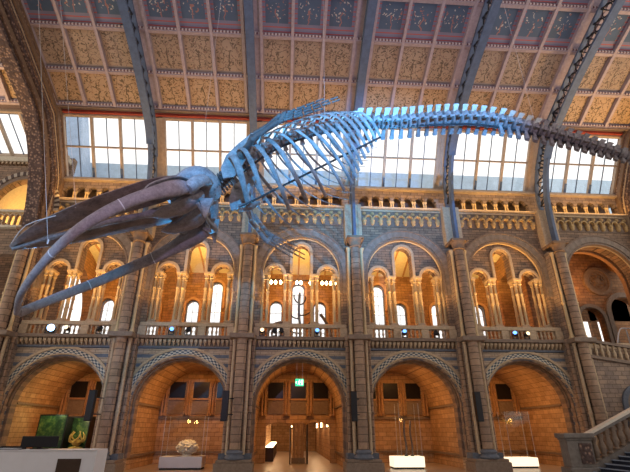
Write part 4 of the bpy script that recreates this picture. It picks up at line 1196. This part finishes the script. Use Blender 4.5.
# cranium
cr_ = MB().sweep(lerp3([(-3.5,11,7.75),(-3.25,11,8.05),(-2.95,11,8.28),(-2.65,11,8.32),(-2.42,11,8.15),(-2.3,11,7.9)]), [(.25,.10),(.4,.16),(.5,.2),(.55,.24),(.6,.28),(.62,.3),(.66,.34),(.7,.36),(.72,.38),(.72,.4),(.72,.42),(.68,.42),(.62,.42),(.55,.38),(.45,.32),(.3,.25)], 18, up=(0,0,1))
cro = wp(cr_, 'cranium', 'bone')
for sg in (-1,1):
    Y_ = lambda d: 11+sg*d
    # supraorbital arch, squamosal wing, zygomatic, pterygoid
    wp(MB().sweep(lerp3([(-2.95,Y_(.35),8.15),(-3.2,Y_(.8),7.95),(-3.45,Y_(1.15),7.62),(-3.7,Y_(1.3),7.3)]), [(.22,.07)]*3+[(.26,.08)]*3+[(.22,.07)]*3+[(.12,.05)], 10, up=(0,0,1)), 'supraorbital_arch', 'bone')
    wp(MB().sweep([(-3.3,Y_(.3),7.75),(-3.0,Y_(.75),7.6),(-2.75,Y_(1.05),7.45)], [(.1,.04),(.3,.07),(.12,.05)], 10, up=(0,0,1)), 'pterygoid', 'bone_brown')
    wp(MB().sweep(lerp3([(-2.45,Y_(.4),8.1),(-2.45,Y_(.8),7.95),(-2.5,Y_(1.1),7.7),(-2.65,Y_(1.22),7.42)]), [(.26,.14)]*3+[(.24,.16)]*3+[(.2,.18)]*3+[(.14,.14)], 12, up=(0,0,1)), 'squamosal', 'bone')
    wp(MB().sweep(lerp3([(-2.7,Y_(1.2),7.45),(-3.0,Y_(1.25),7.35),(-3.4,Y_(1.25),7.3)]), [.1]*3+[.08]*3+[.04], 8), 'zygomatic', 'bone')
    wp(MB().sweep(lerp3([(-2.5,Y_(.35),7.8),(-2.75,Y_(.45),7.45),(-3.2,Y_(.5),7.15),(-3.7,Y_(.45),6.98)]), [(.12,.1)]+[(.28,.2)]*2+[(.36,.2)]*2+[(.34,.17)]+[(.28,.13)]*2+[(.18,.08)]+[(.05,.03)], 10, up=(0,0,1)), 'palatine', 'bone_jaw')
    wp(MB().add([tuple(Vector(v)) for v in ((-2.5,Y_(.5),7.45),(-2.1,Y_(.55),7.45),(-2.25,Y_(.8),6.8),(-2.5,Y_(.6),7.5),(-2.1,Y_(.65),7.5),(-2.2,Y_(.86),6.82))], [(0,1,2),(5,4,3),(0,3,4,1),(1,4,5,2),(2,5,3,0)]), 'paroccipital_process', 'bone')
# mandibles
for fat, pts_ in ((0,[(-2.6,9.9,7.58),(-3.1,9.55,7.25),(-3.82,9.3,6.78),(-4.6,9.2,6.15),(-5.29,9.45,5.62),(-5.97,9.95,5.09),(-6.45,10.45,4.7),(-6.7,10.93,4.43)]),
             (1,[(-2.5,12.1,7.41),(-3.2,12.45,7.15),(-4.0,12.65,6.72),(-4.83,12.65,6.27),(-5.6,12.4,5.72),(-6.2,12.0,5.22),(-6.6,11.55,4.78),(-6.72,11.07,4.45)])):
    P_ = lerp3(pts_, 4); n_ = len(P_)
    rd = []
    for j in range(n_):
        u = j/(n_-1); h = .18*(1-u)+.115*u + fat*.13*math.exp(-(u/.28)**2) + (.05*math.exp(-((u-.12)/.07)**2)) - (.05 if u < .04 else 0)
        rd.append((h*.62, h))
    mo = wp(MB().sweep(P_, rd, 14, up=(0,0,1)), 'mandible', 'bone_jaw')
    for u in (.33,.62):
        j = int(u*(n_-1)); q = P_[j]; tt = (P_[j+1]-q).normalized(); hr = rd[j]
        wp(MB().sweep([q-tt*.012, q+tt*.012], [(hr[0]*1.06,hr[1]*1.06)]*2, 14, up=(0,0,1)), 'support_band', 'steel')
# steel rod under the spine and struts
wp(MB().sweep(lerp3([(-1.6,11,8.6),(-.4,11,9.7),(1.5,11,10.45),(4.5,11,10.8),(6.5,11,10.85),(9.4,11,10.2),(12.5,11,9.2)]), .035, 8), 'support_rod', 'iron_dark')
wp(MB().bar((-1.4,10.4,7.25),(2.6,10.3,9.7),.045,.045), 'support_rod', 'iron_dark')
wp(MB().sweep(lerp3([(-7.38,10.97,6.27),(-6.7,10.28,6.5),(-5.9,10.05,6.68)]), .012, 6), 'support_wire', 'steel')
# suspension cables
cabs = [((-5.62,9.55,5.75),(-10.3,9.5,22.4),'thin steel cable to the snout, left of the pair'),((-5.45,10.0,6.95),(-9.9,10.0,22.4),'thin steel cable to the snout, right of the pair'),
        ((-2.75,11,8.6),(-2.75,11,22.9),'thin steel cable above the whale skull'),((1.0,11,10.9),(1.0,11,22.9),'thin steel cable above the rib cage'),
        ((8.0,11,11.0),(8.0,11,22.9),'thin steel cable above the whale tail')]
for a, b, lb in cabs:
    t = thing('suspension_cable', lb, 'cable', b, 'whale suspension cables')
    MB().bar(Vector(a)-Vector(b), (0,0,0), .007, .007).build('wire', M['steel'], t)
    MB().sweep([Vector(a)-Vector(b)+Vector((0,0,-.05)), Vector(a)-Vector(b)+Vector((0,0,.06))], .016, 8).build('shackle', M['steel'], t)

# ------------------------------------------------------------------ lights
def area(name, loc, tgt, sx, sy, p, c):
    l = bpy.data.lights.new(name, 'AREA'); l.shape = 'RECTANGLE'; l.size = sx; l.size_y = sy; l.energy = p; l.color = c
    o = bpy.data.objects.new(name, l); col.objects.link(o); o.location = loc
    o.rotation_euler = (Vector(tgt)-Vector(loc)).to_track_quat('-Z','Y').to_euler(); return o
def spot(name, loc, tgt, p, c, ang=40, r=.08, blend=.6):
    l = bpy.data.lights.new(name, 'SPOT'); l.energy = p; l.color = c; l.spot_size = math.radians(ang); l.spot_blend = blend; l.shadow_soft_size = r
    o = bpy.data.objects.new(name, l); col.objects.link(o); o.location = loc
    o.rotation_euler = (Vector(tgt)-Vector(loc)).to_track_quat('-Z','Y').to_euler(); return o
def point(name, loc, p, c, r=.1):
    l = bpy.data.lights.new(name, 'POINT'); l.energy = p; l.color = c; l.shadow_soft_size = r
    o = bpy.data.objects.new(name, l); col.objects.link(o); o.location = loc; return o
WARM = (1,.52,.18); DEEP = (1,.46,.13); GOLD = (1,.56,.16); YEL = (1,.55,.17)
for k in range(1, 6):
    area('alcove_light', (CX(k), 26.2, 5.15), (CX(k), 26.2, 0), 1.2, 2.4, 85, DEEP)
    area('gallery_light', (CX(k), 26.0, 11.0), (CX(k), 26.8, 13), 2.6, .8, 300, (1,.6,.16))
    area('gallery_floor_light', (CX(k), 28.0, 12.3), (CX(k), 28, 6), 2.0, 1.5, 110, DEEP)
area('landing_light', (17.8, 25.0, 9.6), (19.0, 26, 13), 2.0, .5, 60, DEEP)
area('end_bay_light', (-16.0, 25.0, 12.4), (-16, 25.2, 15), 1.5, .4, 110, GOLD)
for k in range(1, 7):
    for dx in (-1.5, 0, 1.5):
        spot('ledge_uplight', (CX(k)+dx, 22.45, 6.5), (CX(k)+dx*.9, 23.1, 14), 620 if k < 6 else 50, YEL, 75, .1, .9)
    area('cornice_uplight', (CX(k), 22.62, 14.3), (CX(k), 23.6, 15.4), 4.6, .1, 42, GOLD)
BLUE = (.06,.45,1)
spot('blue_spot', (-12.1,22.4,6.6), (-5.2,11,6.3), 7500, (.16,.5,1), 26)
spot('blue_spot', (-6.0,22.4,6.6), (-2.0,10.9,8.5), 5500, BLUE, 20)
spot('blue_spot', (1.55,22.4,6.6), (.5,10.8,9.8), 8000, BLUE, 36)
spot('blue_spot', (6.25,22.4,6.6), (4.0,10.8,11), 8000, BLUE, 36)
# the opposite balcony carries the same lamps
spot('opposite_blue_spot', (-1,-.5,6.8), (-1.6,11,9.0), 10000, (.05,.42,.95), 22)
spot('opposite_blue_spot', (1,-.5,6.8), (1.5,11,10.4), 14000, (.05,.42,.95), 24)
spot('opposite_blue_spot', (4,-.5,6.8), (4.6,11,11), 17000, (.05,.40,.95), 30)
spot('opposite_blue_spot', (-6,-.5,6.8), (-6.4,10.6,5.9), 3200, (.07,.5,.95), 17)
spot('opposite_violet_spot', (-3,-.5,6.8), (-4.3,10.5,6.6), 1500, (.75,.6,1), 34)
spot('ceiling_violet_fill', (4,1,7), (4,15,21), 2000, (.75,.6,1), 110, .4, 1)  # unseen violet fill light, added to tint the ceiling

for yy in (31.5,36,42):
    for xx in (-1.5,1.7): area('corridor_light', (CX(3)+xx,yy,3.1), (CX(3)+xx,yy,0), .6, 1.5, 38, (1,.62,.32))
for x in (5.9, 12.3): point('case_lamp', (x+.4,24.8,2.3), 12, YEL)
point('case_lamp', (-5.0,24.3,2.2), 26, YEL); point('vitrine_fill', (-11.05,25.7,2.2), 14, (1,.8,.4), .05); point('mural_lamp', (-12.4,25.2,2.6), 10, (.8,1,.5), .05)  # the vitrine light is added to brighten the golden specimen
spot('upper_gold_wash', (21.2,20.5,11.5), (19.5,17.5,20.5), 2600, (1,.55,.15), 80, .3, 1)
spot('upper_gold_wash', (-19,20.5,11.5), (-17.5,17.5,20.5), 2200, (1,.55,.15), 80, .3, 1)
# ------------------------------------------------------------------ world
wd = bpy.data.worlds.new('sky'); sc.world = wd; wd.use_nodes = True
bg = wd.node_tree.nodes['Background']; bg.inputs[0].default_value = (1,.95,.89,1); bg.inputs[1].default_value = 1.18

# ------------------------------------------------------------------ camera
cd = bpy.data.cameras.new('camera'); cam = bpy.data.objects.new('camera', cd); col.objects.link(cam)
cd.sensor_width = 36; cd.lens = 430.8/630*36; cd.clip_end = 300
cam.location = (0,0,1.75); cam.rotation_euler = (math.radians(90+24.345), 0, -math.radians(3.59))
sc.camera = cam
vs = sc.view_settings
sc.display_settings.display_device = 'sRGB'
vs.view_transform = 'Standard'; vs.look = 'None'; vs.gamma = 1; vs.exposure = .42; vs.use_curve_mapping = False
sc.cycles.use_denoising = True
